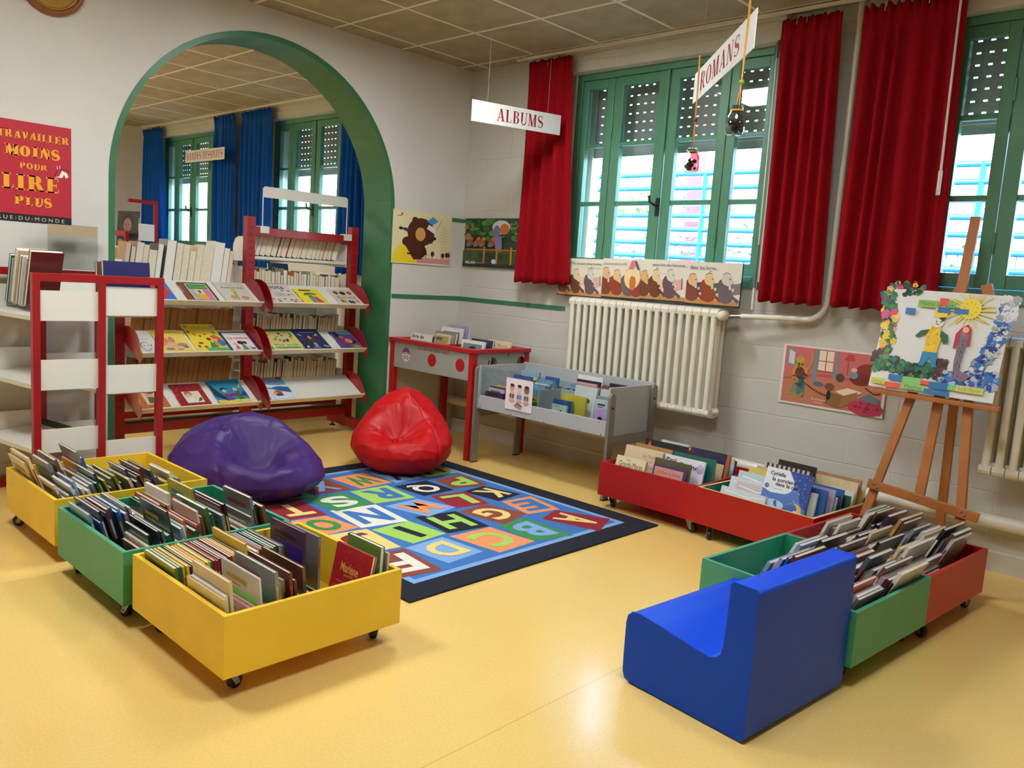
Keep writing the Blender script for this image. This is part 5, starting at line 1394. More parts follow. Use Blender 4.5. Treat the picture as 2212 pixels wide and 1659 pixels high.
# -- near yellow bin
g = 'albums in the near yellow bin'
p = 'left row of near yellow bin'
bookrow(B3, -.165, -.295, D(9), 'GgyyndyoyygrrneruoymR+y <wrbbdgdea |<+v|e', p, g, tr=(.008, .0125), wr=(.235, .245), hr=(.215, .222), jit=.006)
p = 'right row of near yellow bin'
bookrow(B3, .155, -.302, D(6), 'cw+c_w_d_g_g-p-p-p+w_w-b-u_y+ee-uc+RR_d-c+u_w-r_k-g', p, g, tr=(.007, .013), wr=(.235, .275), hr=(.215, .235), jit=.012)
for lab, y, w, h, t, c, sl, art in (
    ('red album with a gold title leaning in the near corner of the near yellow bin', .19, .215, .245, .012, (176, 24, 44), False, [('tb', .22, .62, .70, .76, 'Marlene', (226, 176, 70)), ('t', .34, .55, .60, .60, 'petite fille', (226, 176, 70)), ('r', .15, .46, .75, .475, (206, 120, 120)), ('r', .1, .38, .8, .395, (206, 120, 120))]+[('e', .1+.8*_rb.random(), .5+.45*_rb.random(), .006, .006, (236, 206, 190)) for _ in range(24)]),
    ('tan album tucked behind the red album in the near yellow bin', .2045, .20, .24, .007, 'T', False, None),
    ('green album with rounded corners standing in the near yellow bin', .283, .20, .26, .018, 'g', False, [('r', 0, 0, 1, 1, (112, 146, 66)), ('r', .2, .4, .8, .42, (96, 126, 56))]),
    ('white album at the edge of the near yellow bin beside the green album', .3045, .22, .235, .008, 'w', False, None)):
    book('picture_book', lab, B3 @ T(.195 if y < .25 else .175, y, BZ0+.0135) @ RX(D(-11 if y < .25 else -2)), w, h, t, c, art, m_pages2, g, spine_left=True)
# -- green bin behind the blue chair, faces turned away from it
g = 'albums in the green bin behind the blue chair'
FW = dict(kind='film_wrapped_book', noun='wrapped album', frm='left', lim=.285, wr=(.19, .255))
bookrow(B4, .150, -.17, D(-24), '+s+w-+l+b+Rkd-t-we-p-ccrw-ts-cowwe-w-o-d-e-t-T', 'front row of green bin behind chair', g, tr=(.010, .0155), hr=(.22, .27), **FW)
bookrow(B4, -.150, -.23, D(-25), 'wsl-k+kauk+unbr-wS+acew+ulRwe', 'back row of green bin behind chair', g, tr=(.012, .018), hr=(.23, .28), **FW)
g = 'albums in the red bin below the easel'
bookrow(B5, .150, -.26, D(-22), '+wer+waeuwn-d-u+cew+k-p-r-g-w+ce+w-u-c-cS-w-T', 'front row of red bin below easel', g, tr=(.0105, .016), hr=(.22, .27), **FW)
bookrow(B5, -.150, -.25, D(-24), '+s+w+uak+nw-e+T+uSl+ea+ScS+w+ke+uS', 'back row of red bin below easel', g, tr=(.012, .018), hr=(.23, .28), **FW)
# -- red bin next to the grey box: covers face the room, leaning back
g = 'albums in the red bin beside the grey box'
def facing(Mb, lab, x, y, w, h, t, c, tilt, art=None, grp=None, rz=0, sl=True):
    book('picture_book', lab, Mb @ T(x, y, BZ0+.0128+abs(math.sin(D(tilt)))*t/2) @ RZ(rz) @ RX(D(-tilt)), w, h, t, c, art, None, grp, spine_left=sl)
fig2 = [('p', [(.30, .2), (.44, .74), (.50, .2)], (214, 206, 196))]
facing(B6, 'cream album lettered Grands-Meres at the front of the left red bin', -.195, -.262, .21, .225, .022, 'c', 15, [('r', 0, 0, 1, 1, (226, 210, 170)), ('t', .12, .72, .92, .87, 'Grands-Meres', (40, 36, 34)), ('t', .36, .90, .50, .95, 'Les', (60, 50, 46)), ('l', [(.1, .55), (.3, .2), (.6, .4), (.9, .1)], .012, (50, 44, 40))], g)
facing(B6, 'beige album lettered Un Noel pour le loup behind the cream album', -.165, -.20, .27, .285, .015, (206, 182, 150), 15, [('r', 0, 0, 1, 1, (210, 188, 158)), ('r', 0, 0, .02, 1, (170, 40, 44))]+fig2+[('t', .50, .80, .82, .88, 'Un Noel', (180, 100, 70)), ('t', .58, .70, .80, .76, 'pour', (180, 100, 70)), ('t', .5, .58, .85, .64, 'le loup', (180, 100, 70))], g)
facing(B6, 'mustard album behind the beige album in the left red bin', -.15, -.150, .28, .275, .012, 'm', 14, None, g)
facing(B6, 'tan album behind the mustard album in the left red bin', -.152, -.115, .26, .29, .012, 'T', 14, None, g)
facing(B6, 'black album with orange and red peaks at the back of the left red bin', -.10, -.06, .30, .315, .014, 'k', 13, [('p', [(0, .7), (.10, .98), (.25, .72), (.2, .5), (0, .5)], (196, 96, 60)), ('p', [(.36, .6), (.52, .86), (.68, .6), (.52, .4)], (140, 40, 44)), ('l', [(.1, .75), (.14, .88)], .04, (230, 214, 196)), ('l', [(.5, .62), (.55, .76)], .04, (230, 214, 196)), ('r', .74, .5, 1, .8, (28, 108, 100)), ('e', .62, .48, .06, .08, (206, 110, 50))], g)
facing(B6, 'pale green album behind the black peaked album in the left red bin', -.07, -.015, .19, .32, .012, (206, 204, 190), 12, None, g)
facing(B6, 'pink album lettered Le Noel de Jimmy, purple frame, in the left red bin', .075, -.27, .215, .23, .012, (70, 50, 110), 14, [('r', .05, .05, .93, .94, (208, 142, 130)), ('t', .14, .76, .86, .86, 'Le Noel de Jimmy', (110, 84, 70)), ('r', .4, .66, .56, .675, (90, 70, 60)), ('t', .28, .56, .72, .60, 'Jonathan London', (140, 80, 70)), ('t', .2, .46, .8, .51, 'Illustrations', (140, 80, 70)), ('e', .5, .25, .3, .18, (150, 110, 90))], g)
facing(B6, 'olive brown album behind the pink framed album in the left red bin', .06, -.225, .24, .255, .012, (84, 76, 52), 14, [('e', .4, .8, .14, .08, (110, 100, 66)), ('e', .7, .7, .1, .08, (60, 56, 40))], g)
facing(B6, 'white album lettered Papi in black in the left red bin', .10, -.165, .27, .275, .012, (226, 222, 226), 14, [('tb', .06, .84, .30, .94, 'Papi', (40, 40, 46)), ('tb', .36, .78, .86, .89, 'Graine', (40, 40, 46)), ('e', .9, .82, .09, .1, (180, 160, 206)), ('e', .9, .88, .05, .05, (200, 186, 220))], g)
facing(B6, 'teal album leaning behind the white Papi album', .13, -.118, .28, .29, .014, (24, 100, 92), 14, None, g)
facing(B6, 'navy album with cream panel and red spine in the left red bin', .18, -.03, .26, .315, .02, (44, 38, 74), 13, [('r', 0, 0, .05, 1, (150, 44, 44)), ('r', .14, .1, .9, .8, (214, 198, 150)), ('r', .93, 0, 1, 1, (180, 90, 50))], g, sl=True)
bookrow(B6, .16, .05, D(-12), 'wtcbw-sT', 'back right of red bin beside grey box', g, frm='front', tr=(.008, .013), wr=(.22, .25), hr=(.24, .28), spine_left=True)
bookrow(B6, -.16, .06, D(-12), 'cdwnu', 'back left of red bin beside grey box', g, frm='front', tr=(.008, .013), wr=(.22, .25), hr=(.24, .28), spine_left=True)
# -- red bin with green inside
g = 'albums in the red bin left of the easel'
wrap = [('l', [(.05, .7), (.4, .62), (.95, .74)], .02, (200, 204, 212)), ('l', [(.1, .45), (.5, .4), (.9, .52)], .015, (250, 250, 250)), ('l', [(.1, .9), (.6, .84), (.95, .92)], .02, (250, 250, 250)), ('l', [(.2, .2), (.7, .34), (.9, .2)], .015, (190, 196, 206))]
facing(B7, 'white album in crinkled clear film at the front of the right red bin', -.135, -.255, .27, .20, .014, (214, 214, 218), 17, wrap, g)
facing(B7, 'pinkish album in clear film behind the front white album', -.10, -.215, .22, .235, .012, (206, 190, 194), 16, wrap, g)
facing(B7, 'pale album in clear film to the left behind the pinkish album', -.16, -.18, .22, .245, .012, (212, 214, 216), 16, wrap, g)
facing(B7, 'silvery blue album in clear film in the right red bin', -.12, -.135, .27, .275, .012, (190, 206, 212), 15, wrap, g)
facing(B7, 'yellow album in shiny film behind the silvery blue album', -.09, -.095, .26, .295, .012, (214, 190, 90), 14, wrap, g)
facing(B7, 'tan album behind the yellow film wrapped album', -.055, -.055, .28, .305, .012, (200, 176, 136), 13, None, g)
facing(B7, 'plum and grey patterned album near the back of the right red bin', -.035, -.01, .28, .325, .012, (70, 40, 54), 12, [('r', .1*k, .9, .1*k+.05, 1, (190, 186, 180)) for k in range(10)], g)
facing(B7, 'black album with a tan window at the back of the right red bin', -.01, .04, .22, .345, .012, 'k', 11, [('r', .08, .2, .9, .9, (150, 136, 112))], g)
cy = [('r', 0, -.3, 1, 1, (86, 122, 190)), ('p', [(0, 1), (.5, 1), (.66, .78), (.62, .62), (.45, .52), (.2, .5), (0, .56)], (226, 226, 232)), ('e', .44, .72, .22, .2, (230, 230, 236)), ('p', [(.52, 1), (1, 1), (1, .3), (.86, .4), (.76, .7)], (46, 74, 150)), ('p', [(0, .3), (.3, .2), (.8, .34), (1, .2), (1, 0), (0, 0)], (60, 100, 176)), ('e', .3, .28, .24, .1, (196, 210, 232)),
      ('e', .78, .24, .15, .155, (238, 192, 96)), ('e', .73, .27, .10, .11, (70, 106, 180)), ('e', .80, .21, .05, .05, (246, 226, 160)), ('p', [(.42, .02), (.50, .2), (.56, .1), (.62, .22), (.70, .02)], (206, 140, 90)), ('p', [(.30, .34), (.33, .26), (.4, .24), (.36, .38)], (40, 110, 190)), ('e', .08, .62, .05, .05, (110, 120, 190)),
      ('tb', .10, .83, .44, .93, 'Cyrielle', (34, 30, 60)), ('tb', .17, .74, .70, .82, 'la sorciere', (34, 30, 60)), ('tb', .26, .655, .76, .73, 'dans le ciel', (34, 30, 60)), ('t', .22, .58, .44, .605, 'Crystal Panda', (60, 60, 90))]+[('e', .62+.36*_rb.random(), .35+.6*_rb.random(), .006, .006, (226, 232, 246)) for _ in range(40)]
def lift(it, a):
    k = 1-a; f = lambda v: a+k*v
    if it[0] == 'r': return ('r', it[1], f(it[2]), it[3], f(it[4]), it[5])
    if it[0] == 'e': return ('e', it[1], f(it[2]), it[3], it[4]*k, it[5])
    if it[0] == 'p': return ('p', [(u, f(v)) for u, v in it[1]], it[2])
    return (it[0], it[1], f(it[2]), it[3], f(it[4]))+it[5:]
cy = [lift(q, .27) for q in cy]
facing(B7, 'blue and white album lettered Cyrielle la sorciere dans le ciel, with a moon', .085, -.235, .255, .355, .014, (70, 100, 170), 16, cy, g)
for k, (c, x, y, w, h) in enumerate((('w', .12, -.185, .24, .265), ('b', .15, -.16, .25, .285), ('l', .17, -.125, .26, .29), ('w', .19, -.095, .22, .25), ('n', .2, -.065, .2, .25), ('b', .19, -.035, .22, .28), ('k', .21, .0, .18, .24), ('g', .21, .035, .2, .24), ('w', .2, .07, .22, .26), ('c', .18, .105, .25, .3), ('T', .17, .14, .27, .31), ('y', .21, .175, .19, .25), ('w', .2, .21, .2, .27))):
    facing(B7, '%s album, %s behind the Cyrielle album in the right red bin' % (PAL[c][0], ordinal(k+1)), x, y, w, h, .012, c, 13, None, g)
# -- grey browser box
g = 'books in the grey browser box'
ZG = .414
def row2(xc, y, tilt, spec, place, **k):
    bookrow(T(0, 0, ZG), xc, y, tilt, spec, place, g, zf=0, lim=99, kind='board_book', noun='board book', **k)
row2(1.11, -.655, D(-6), 'vwvcygcgt+tc', 'left corner of grey browser box', frm='front', wr=(.15, .175), hr=(.10, .15), tr=(.008, .018), jit=.004)
row2(1.30, -.62, D(-5), '-w-y+bgg+c+sw-s-u', 'behind the drawing in grey browser box', frm='front', wr=(.15, .17), hr=(.19, .24), tr=(.01, .018), jit=.004)
row2(1.468, -.655, D(-6), '-ysssGwgs+s+scs+bbrp', 'right of drawing in grey browser box', frm='front', wr=(.12, .138), hr=(.17, .22), tr=(.009, .016), jit=.004)
row2(1.69, -.425, D(-6), 'sbrpwn+wv', 'back middle of grey browser box', frm='front', wr=(.18, .23), hr=(.21, .27), tr=(.01, .018), jit=.004)
row2(1.94, -.40, D(-8), 'wrtbbbk', 'back right of grey browser box', frm='front', wr=(.2, .24), hr=(.21, .26), tr=(.01, .016), jit=.004)
row2(2.035, -.62, D(-6), 'wcouen', 'front right end of grey browser box', frm='front', wr=(.12, .15), hr=(.15, .19), tr=(.01, .018), jit=.004)
facing(T(0, 0, ZG-BZ0-.0125), 'white square book with a black cat shape at the front of the grey box', 1.73, -.663, .125, .115, .014, 'w', 4, [('e', .62, .30, .10, .22, (26, 24, 26)), ('e', .62, .62, .06, .09, (26, 24, 26)), ('p', [(.57, .66), (.585, .76), (.61, .7)], (26, 24, 26)), ('p', [(.64, .7), (.665, .76), (.675, .66)], (26, 24, 26)), ('l', [(.7, .2), (.8, .3), (.78, .5)], .03, (26, 24, 26)), ('r', .2, .88, .45, .9, (120, 120, 116))], g)
facing(T(0, 0, ZG-BZ0-.0125), 'blue book behind the black cat book in the grey box', 1.735, -.642, .16, .145, .014, 'b', 4, None, g)
facing(T(0, 0, ZG-BZ0-.0125), 'yellow book behind the blue book in the grey box', 1.80, -.612, .20, .185, .018, 'y', 4, None, g)
facing(T(0, 0, ZG-BZ0-.0125), 'white book with a red apple drawing in the grey box', 1.84, -.56, .18, .245, .014, 'w', 8, [('e', .4, .3, .22, .2, (190, 60, 50)), ('l', [(.42, .5), (.46, .62)], .02, (80, 60, 40)), ('e', .62, .62, .12, .07, (66, 84, 56))], g)
# -- red framed table
g = 'books in the red framed table bin'
ZT_ = .586
def ft(lab, x, y, w, h, t, c, tilt, art=None): book('picture_book', lab, T(x, y, ZT_+.0005+abs(math.sin(D(tilt)))*t/2) @ RX(D(-tilt)), w, h, t, c, art, m_pages2, g, spine_left=True)
ft('white book lettered livre in the red framed table', .205, -.61, .235, .262, .02, 'w', 12, [('tb', .06, .84, .66, .96, 'livre de', (36, 34, 36)), ('p', [(.62, .3), (.95, .3), (.95, .8)], (150, 130, 110))])
ft('purple backed book standing tallest in the red framed table', .325, -.33, .25, .335, .02, 'l', 9)
ft('white picture book before the tall purple one in the red framed table', .325, -.40, .24, .318, .018, 'w', 10, [('r', .1, .3, .9, .9, (150, 110, 90)), ('e', .4, .7, .2, .15, (206, 196, 186))])
ft('grey photo book before the white one in the red framed table', .335, -.47, .24, .285, .02, 'e', 11, [('r', .06, .1, .94, .92, (176, 160, 130)), ('r', .3, .6, .8, .86, (110, 100, 110))])
ft('pale yellow photo book in the red framed table beside the divider', .385, -.545, .16, .275, .016, 'c', 11, [('r', .06, .6, .94, .94, (170, 150, 90)), ('r', .1, .82, .5, .9, (90, 80, 120))])
ft('blue book at the back right of the red framed table', .70, -.42, .23, .262, .018, 'n', 10, [('r', .06, .86, .7, .93, (60, 90, 150))])
ft('white book with a portrait in the right half of the red framed table', .71, -.53, .24, .258, .018, 'w', 12, [('r', .08, .06, .92, .9, (110, 120, 130)), ('e', .52, .56, .16, .22, (176, 120, 96)), ('e', .52, .72, .18, .12, (40, 34, 34))])
ft('cream book at the right end of the red framed table', .765, -.315, .24, .26, .02, 'c', 12, [('t', .5, .82, .9, .9, 'Petit', (120, 100, 80)), ('e', .3, .84, .06, .06, (130, 90, 60)), ('r', .0, .0, 1, .72, (196, 150, 90))])

# -- covers on the sloping shelves of the display rack
g = 'albums displayed on the red rack'
def shown(lab, bay, row, ya, yb, h, col, art, t=.012, dy=.0):
    Ms = slope_frame(0, DZ[row]+.006)
    w = yb-ya
    # page frame of the slope: x right, y up the slope, z out; book wants x, -y front, z up
    Mb = Ms @ Matrix(((1,0,0,(ya+yb)/2),(0,0,1,.002),(0,-1,0,t/2+.0006),(0,0,0,1)))
    book('picture_book', lab, Mb, w, h, t, col, art, m_pages2, g, spine_left=True)
shown('blue and red album, left end of the top display shelf', 0, 0, -2.50, -2.326, .225, (44, 116, 196), [('p', [(0, .0), (.8, .0), (.95, .45), (.7, .78), (0, .9)], (216, 54, 52)), ('p', [(.55, .0), (1, .0), (1, .3), (.82, .34)], (36, 110, 200))])
shown('dark framed album with a green title band on the top display shelf', 0, 0, -2.245, -2.035, .232, (50, 40, 40), [('r', 0, 0, .16, 1, (140, 66, 50)), ('r', .20, .04, .92, .92, (222, 218, 208)), ('r', .23, .62, .89, .89, (40, 134, 50)), ('tb', .30, .69, .86, .82, 'Poesie', (110, 186, 80)), ('r', .23, .06, .42, .60, (170, 172, 166)), ('r', .66, .06, .89, .60, (214, 118, 146)), ('r', .38, .06, .68, .34, (226, 176, 52)), ('r', .38, .34, .64, .60, (220, 206, 190)), ('e', .53, .47, .05, .08, (70, 60, 56))])
shown('pale album lettered heures on the top display shelf', 0, 0, -1.985, -1.765, .255, (206, 200, 186), [('t', .36, .82, .56, .88, 'Les', (120, 112, 100)), ('tb', .16, .66, .90, .77, 'heures', (110, 100, 92)), ('l', [(.46, .08), (.50, .56)], .09, (146, 160, 110)), ('e', .51, .56, .10, .08, (196, 186, 60)), ('e', .34, .2, .1, .1, (200, 140, 90)), ('e', .72, .18, .14, .1, (196, 130, 112))]+[('e', .15+.7*_rb.random(), .3+.3*_rb.random(), .012, .01, (186, 180, 168)) for _ in range(10)]+[('e', .5+.32*math.cos(rad(a)), .74+.2*math.sin(rad(a)), .02, .018, (186, 176, 160)) for a in range(20, 165, 16)])
it = [('tb', .14, .68, .80, .86, 'mots', (62, 78, 120)), ('r', .30, .30, .66, .50, (206, 180, 160)), ('l', [(.48, .3), (.48, .5)], .01, (160, 120, 100))]
it += [('r', .03+.095*k, .93, .085+.095*k, .975, (120, 100, 84)) for k in range(10)]
for (x, y, c) in ((.1, .56, (206, 120, 90)), (.24, .58, (150, 130, 120)), (.66, .60, (110, 90, 90)), (.86, .58, (120, 80, 70)), (.12, .36, (60, 110, 70)), (.76, .38, (70, 80, 130)), (.9, .40, (196, 160, 90)), (.12, .14, (170, 110, 90)), (.3, .12, (150, 110, 110)), (.5, .16, (110, 110, 110)), (.72, .12, (120, 60, 60)), (.88, .14, (200, 110, 90)), (.3, .03, (90, 90, 90)), (.8, .04, (80, 90, 70))): it.append(('e', x, y, .055, .03, c))
shown('pale picture dictionary lettered mots at the middle post of the display rack', 1, 0, -1.645, -1.400, .275, (216, 206, 194), it)
shown('bright yellow album with an umbrella on the top display shelf', 1, 0, -1.375, -1.163, .205, (238, 220, 40), [('r', .18, .84, .66, .93, (70, 60, 30)), ('p', [(.24, .54), (.30, .68), (.5, .74), (.72, .68), (.80, .56), (.52, .62)], (96, 84, 70)), ('p', [(.38, .58), (.54, .56), (.56, .36), (.36, .40)], (64, 156, 60)), ('p', [(.34, .38), (.54, .36), (.54, .04), (.40, .04)], (60, 160, 176)), ('p', [(.54, .44), (.70, .46), (.84, .06), (.58, .06)], (222, 66, 100)), ('e', .60, .52, .05, .05, (230, 190, 150))])
shown('pale album lettered Saisons at the right end of the top display shelf', 1, 0, -1.065, -.850, .215, (212, 206, 196), [('tb', .12, .38, .90, .54, 'Saisons', (210, 110, 110)), ('tb', .12, .38, .22, .54, 'S', (70, 130, 180)), ('e', .22, .76, .10, .12, (160, 60, 50)), ('e', .50, .74, .12, .12, (90, 30, 26)), ('e', .80, .76, .10, .11, (140, 90, 50)), ('e', .24, .18, .13, .12, (200, 160, 60)), ('e', .20, .2, .06, .09, (70, 130, 80)), ('e', .5, .14, .06, .11, (40, 50, 60)), ('e', .62, .12, .06, .11, (40, 50, 60)), ('e', .84, .2, .09, .09, (190, 150, 90))])
shown('white album with a line drawn face, left end of the middle display shelf', 0, 1, -2.55, -2.425, .215, (206, 204, 198), [('t', .1, .66, .7, .72, 'le songe', (130, 126, 120)), ('e', .38, .3, .26, .24, (60, 58, 58)), ('e', .39, .3, .235, .215, (206, 204, 198)), ('e', .3, .34, .03, .03, (50, 46, 46)), ('e', .5, .34, .03, .03, (50, 46, 46)), ('l', [(.46, .2), (.54, .12)], .03, (180, 60, 60)), ('p', [(.6, .36), (.74, .44), (.66, .26)], (170, 110, 110))])
shown('soft yellow album with playing children on the middle display shelf', 0, 1, -2.42, -2.203, .26, (228, 202, 92), [('t', .3, .86, .9, .92, 'a la maternelle', (176, 140, 70)), ('e', .3, .5, .1, .16, (206, 130, 100)), ('e', .5, .52, .09, .16, (196, 120, 110)), ('e', .16, .36, .12, .1, (200, 150, 120)), ('e', .46, .3, .2, .12, (226, 170, 120)), ('e', .74, .30, .16, .08, (170, 120, 150)), ('e', .3, .12, .14, .06, (150, 110, 160)), ('e', .82, .2, .08, .05, (110, 90, 150)), ('e', .6, .1, .12, .05, (200, 140, 110))])
shown('tall yellow album with a parrot and tents on the middle display shelf', 0, 1, -2.178, -1.949, .335, (234, 208, 56), [('t', .38, .92, .62, .95, 'Je vais', (120, 100, 40)), ('tb', .26, .85, .82, .90, "a l'ecole pour", (70, 60, 40)), ('tb', .26, .78, .88, .83, 'la premiere fois', (70, 60, 40)), ('e', .1, .9, .07, .05, (120, 170, 150)), ('e', .92, .9, .06, .05, (120, 170, 150)), ('e', .08, .7, .05, .05, (206, 90, 70)), ('e', .85, .66, .06, .05, (110, 170, 176)), ('e', .22, .6, .06, .05, (210, 130, 70)), ('e', .36, .54, .04, .03, (60, 50, 40)), ('e', .54, .6, .06, .03, (206, 110, 60)), ('p', [(.5, .22), (.58, .40), (.72, .36), (.7, .12), (.46, .1)], (60, 136, 70)), ('e', .56, .42, .07, .06, (120, 70, 50)), ('e', .62, .34, .06, .05, (232, 180, 140)), ('p', [(.64, .52), (.80, .58), (.98, .44), (.9, .38), (.7, .44)], (216, 92, 66)), ('e', .88, .28, .12, .12, (50, 110, 180)), ('r', .3, .0, 1, .1, (90, 170, 110)), ('e', .74, .24, .08, .08, (222, 140, 80)), ('e', .24, .28, .08, .03, (96, 70, 50)), ('e', .12, .16, .04, .05, (180, 60, 50)), ('e', .32, .14, .05, .04, (160, 50, 50))])
shown('white album with blue frame lettered La rentree on the middle display shelf', 0, 1, -1.94, -1.733, .235, (38, 82, 140), [('r', .07, 0, .95, .93, (228, 220, 216)), ('tb', .16, .58, .90, .74, 'La rentree', (206, 60, 56)), ('r', .3, .82, .7, .84, (150, 150, 160)), ('e', .50, .4, .11, .10, (40, 36, 40)), ('e', .66, .4, .07, .08, (40, 36, 40)), ('p', [(.44, .02), (.50, .3), (.60, .3), (.68, .02)], (96, 136, 100)), ('e', .28, .32, .08, .07, (226, 170, 140)), ('p', [(.2, .06), (.26, .24), (.34, .24), (.36, .06)], (206, 90, 90)), ('p', [(.7, .22), (.8, .12), (.9, .04), (.76, .04)], (60, 80, 140)), ('e', .86, .1, .06, .05, (196, 60, 60))])
it = [('r', 0, .88, 1, 1, (40, 110, 60)), ('r', 0, 0, 1, .14, (96, 160, 84)), ('r', .06, .0, .94, .20, (226, 216, 130)), ('r', .12, .05, .9, .13, (110, 170, 96)), ('t', .16, .16, .88, .27, 'Mon ecole', (30, 70, 44)), ('t', .2, .03, .86, .12, 'maternelle', (30, 90, 60)), ('r', .0, .14, .05, .9, (196, 190, 110))]
for k in range(26): it.append(('e', .14+.74*_rb.random(), .36+.42*_rb.random(), .045, .04, _rb.choice([(226, 150, 90), (80, 140, 140), (190, 190, 200), (60, 60, 60), (206, 90, 60), (230, 200, 110), (90, 140, 90)])))
shown('yellow and green album lettered Mon ecole maternelle on the middle display shelf', 1, 1, -1.626, -1.356, .27, (214, 202, 120), it)
shown('dark blue album with dancing figures on the middle display shelf', 1, 1, -1.346, -1.126, .27, (34, 42, 96), [('r', .2, .80, .8, .84, (130, 140, 180)), ('e', .46, .5, .2, .15, (60, 46, 44)), ('e', .46, .56, .06, .09, (206, 140, 100)), ('r', .42, .1, .56, .3, (136, 148, 170)), ('e', .3, .3, .14, .16, (48, 46, 50)), ('e', .74, .34, .14, .14, (46, 50, 54)), ('p', [(.08, .7), (.2, .64), (.22, .68), (.1, .74)], (220, 216, 210)), ('p', [(.7, .66), (.82, .76), (.84, .62)], (200, 206, 206)), ('p', [(.76, .14), (.92, .06), (.94, .1), (.78, .18)], (220, 216, 210)), ('e', .12, .1, .05, .05, (210, 206, 190)), ('r', .3, .05, .6, .07, (200, 200, 210))])
shown('purple album with a dark haired figure, right end of the middle display shelf', 1, 1, -1.028, -.830, .232, (88, 66, 130), [('r', .3, .82, .94, .98, (60, 150, 180)), ('e', .32, .72, .16, .14, (40, 26, 40)), ('e', .2, .88, .1, .1, (40, 26, 40)), ('e', .36, .66, .10, .10, (170, 100, 80)), ('p', [(.2, .5), (.44, .56), (.5, .2), (.3, .2)], (150, 40, 66)), ('p', [(.46, .54), (.8, .5), (.92, .36), (.7, .2), (.5, .3)], (46, 30, 44)), ('e', .56, .42, .16, .14, (214, 120, 120)), ('p', [(.4, .12), (.7, .26), (.98, .14), (.9, .0), (.5, .0)], (96, 110, 70)), ('e', .72, .1, .16, .05, (206, 160, 110))])
shown('orange album with a child in green, left end of the lowest display shelf', 0, 2, -2.55, -2.36, .245, (206, 116, 60), [('r', .26, .14, .82, .74, (226, 206, 180)), ('e', .48, .58, .14, .15, (226, 160, 140)), ('e', .56, .68, .14, .06, (80, 44, 34)), ('p', [(.36, .2), (.4, .48), (.66, .46), (.78, .2)], (96, 110, 50)), ('e', .78, .2, .06, .05, (226, 170, 140)), ('p', [(.3, .28), (.36, .2), (.36, .34)], (230, 230, 224))]+[('e', _rb.random()*.22+.02, _rb.random()*.9+.05, .02, .02, (222, 150, 96)) for _ in range(14)]+[('e', _rb.random()*.9+.05, _rb.random()*.1+.02, .02, .02, (222, 150, 96)) for _ in range(10)])
shown('red patterned album with an angel picture on the lowest display shelf', 0, 2, -2.287, -2.077, .24, (158, 34, 48), [('r', .24, .10, .82, .64, (230, 218, 186)), ('e', .42, .52, .12, .13, (176, 110, 60)), ('e', .42, .46, .08, .09, (230, 180, 150)), ('p', [(.3, .14), (.34, .38), (.5, .38), (.58, .14)], (240, 236, 228)), ('p', [(.62, .14), (.78, .2), (.8, .34), (.7, .3)], (96, 90, 66))]+[('e', x, y, .03, .02, (206, 110, 120)) for x, y in ((.08, .9), (.2, .82), (.34, .92), (.5, .8), (.66, .92), (.8, .82), (.93, .92), (.1, .7), (.92, .68), (.08, .5), (.92, .46), (.1, .3), (.9, .26), (.1, .08), (.3, .04), (.5, .03), (.7, .04), (.9, .06))])
shown('blue album with two dancing children on the lowest display shelf', 0, 2, -2.02, -1.778, .27, (34, 146, 186), [('r', 0, 0, 1, .12, (232, 206, 66)), ('p', [(0, .9), (.0, .3), (.3, .08), (.36, .12), (.16, .5)], (40, 52, 80)), ('t', .22, .78, .72, .85, 'Chanson du vent', (130, 200, 140)), ('p', [(.3, .36), (.66, .38), (.9, .34), (.9, .26), (.3, .26)], (170, 40, 60)), ('e', .36, .56, .10, .08, (36, 30, 34)), ('e', .37, .50, .07, .07, (230, 180, 140)), ('p', [(.30, .08), (.34, .3), (.46, .3), (.52, .1)], (96, 80, 160)), ('e', .72, .60, .08, .05, (150, 60, 40)), ('e', .72, .55, .07, .08, (232, 184, 150)), ('p', [(.66, .1), (.68, .46), (.8, .46), (.82, .1)], (60, 110, 70)), ('p', [(.84, .60), (.94, .78), (.97, .74), (.88, .58)], (230, 200, 60)), ('e', .92, .34, .06, .12, (60, 50, 130)), ('r', .70, .03, .86, .07, (236, 236, 236))])
shown('light blue winter album, alone on the right lowest display shelf', 1, 2, -1.624, -1.42, .27, (96, 164, 200), [('p', [(0, .5), (.0, .74), (.3, .66), (.6, .62), (1, .62), (1, 0), (0, 0)], (222, 226, 234)), ('p', [(.2, .5), (.6, .58), (1, .52), (1, .26), (.6, .34)], (46, 98, 156)), ('tb', .24, .74, .72, .90, "L'an roi", (190, 80, 96)), ('e', .86, .94, .12, .08, (180, 60, 56)), ('e', .42, .26, .18, .12, (190, 90, 50)), ('e', .32, .26, .08, .08, (226, 170, 60)), ('e', .44, .18, .16, .05, (50, 60, 110)), ('e', .2, .5, .05, .03, (80, 110, 140))]+[('e', _rb.random(), .02+.5*_rb.random(), .016, .012, (110, 130, 150)) for _ in range(16)])

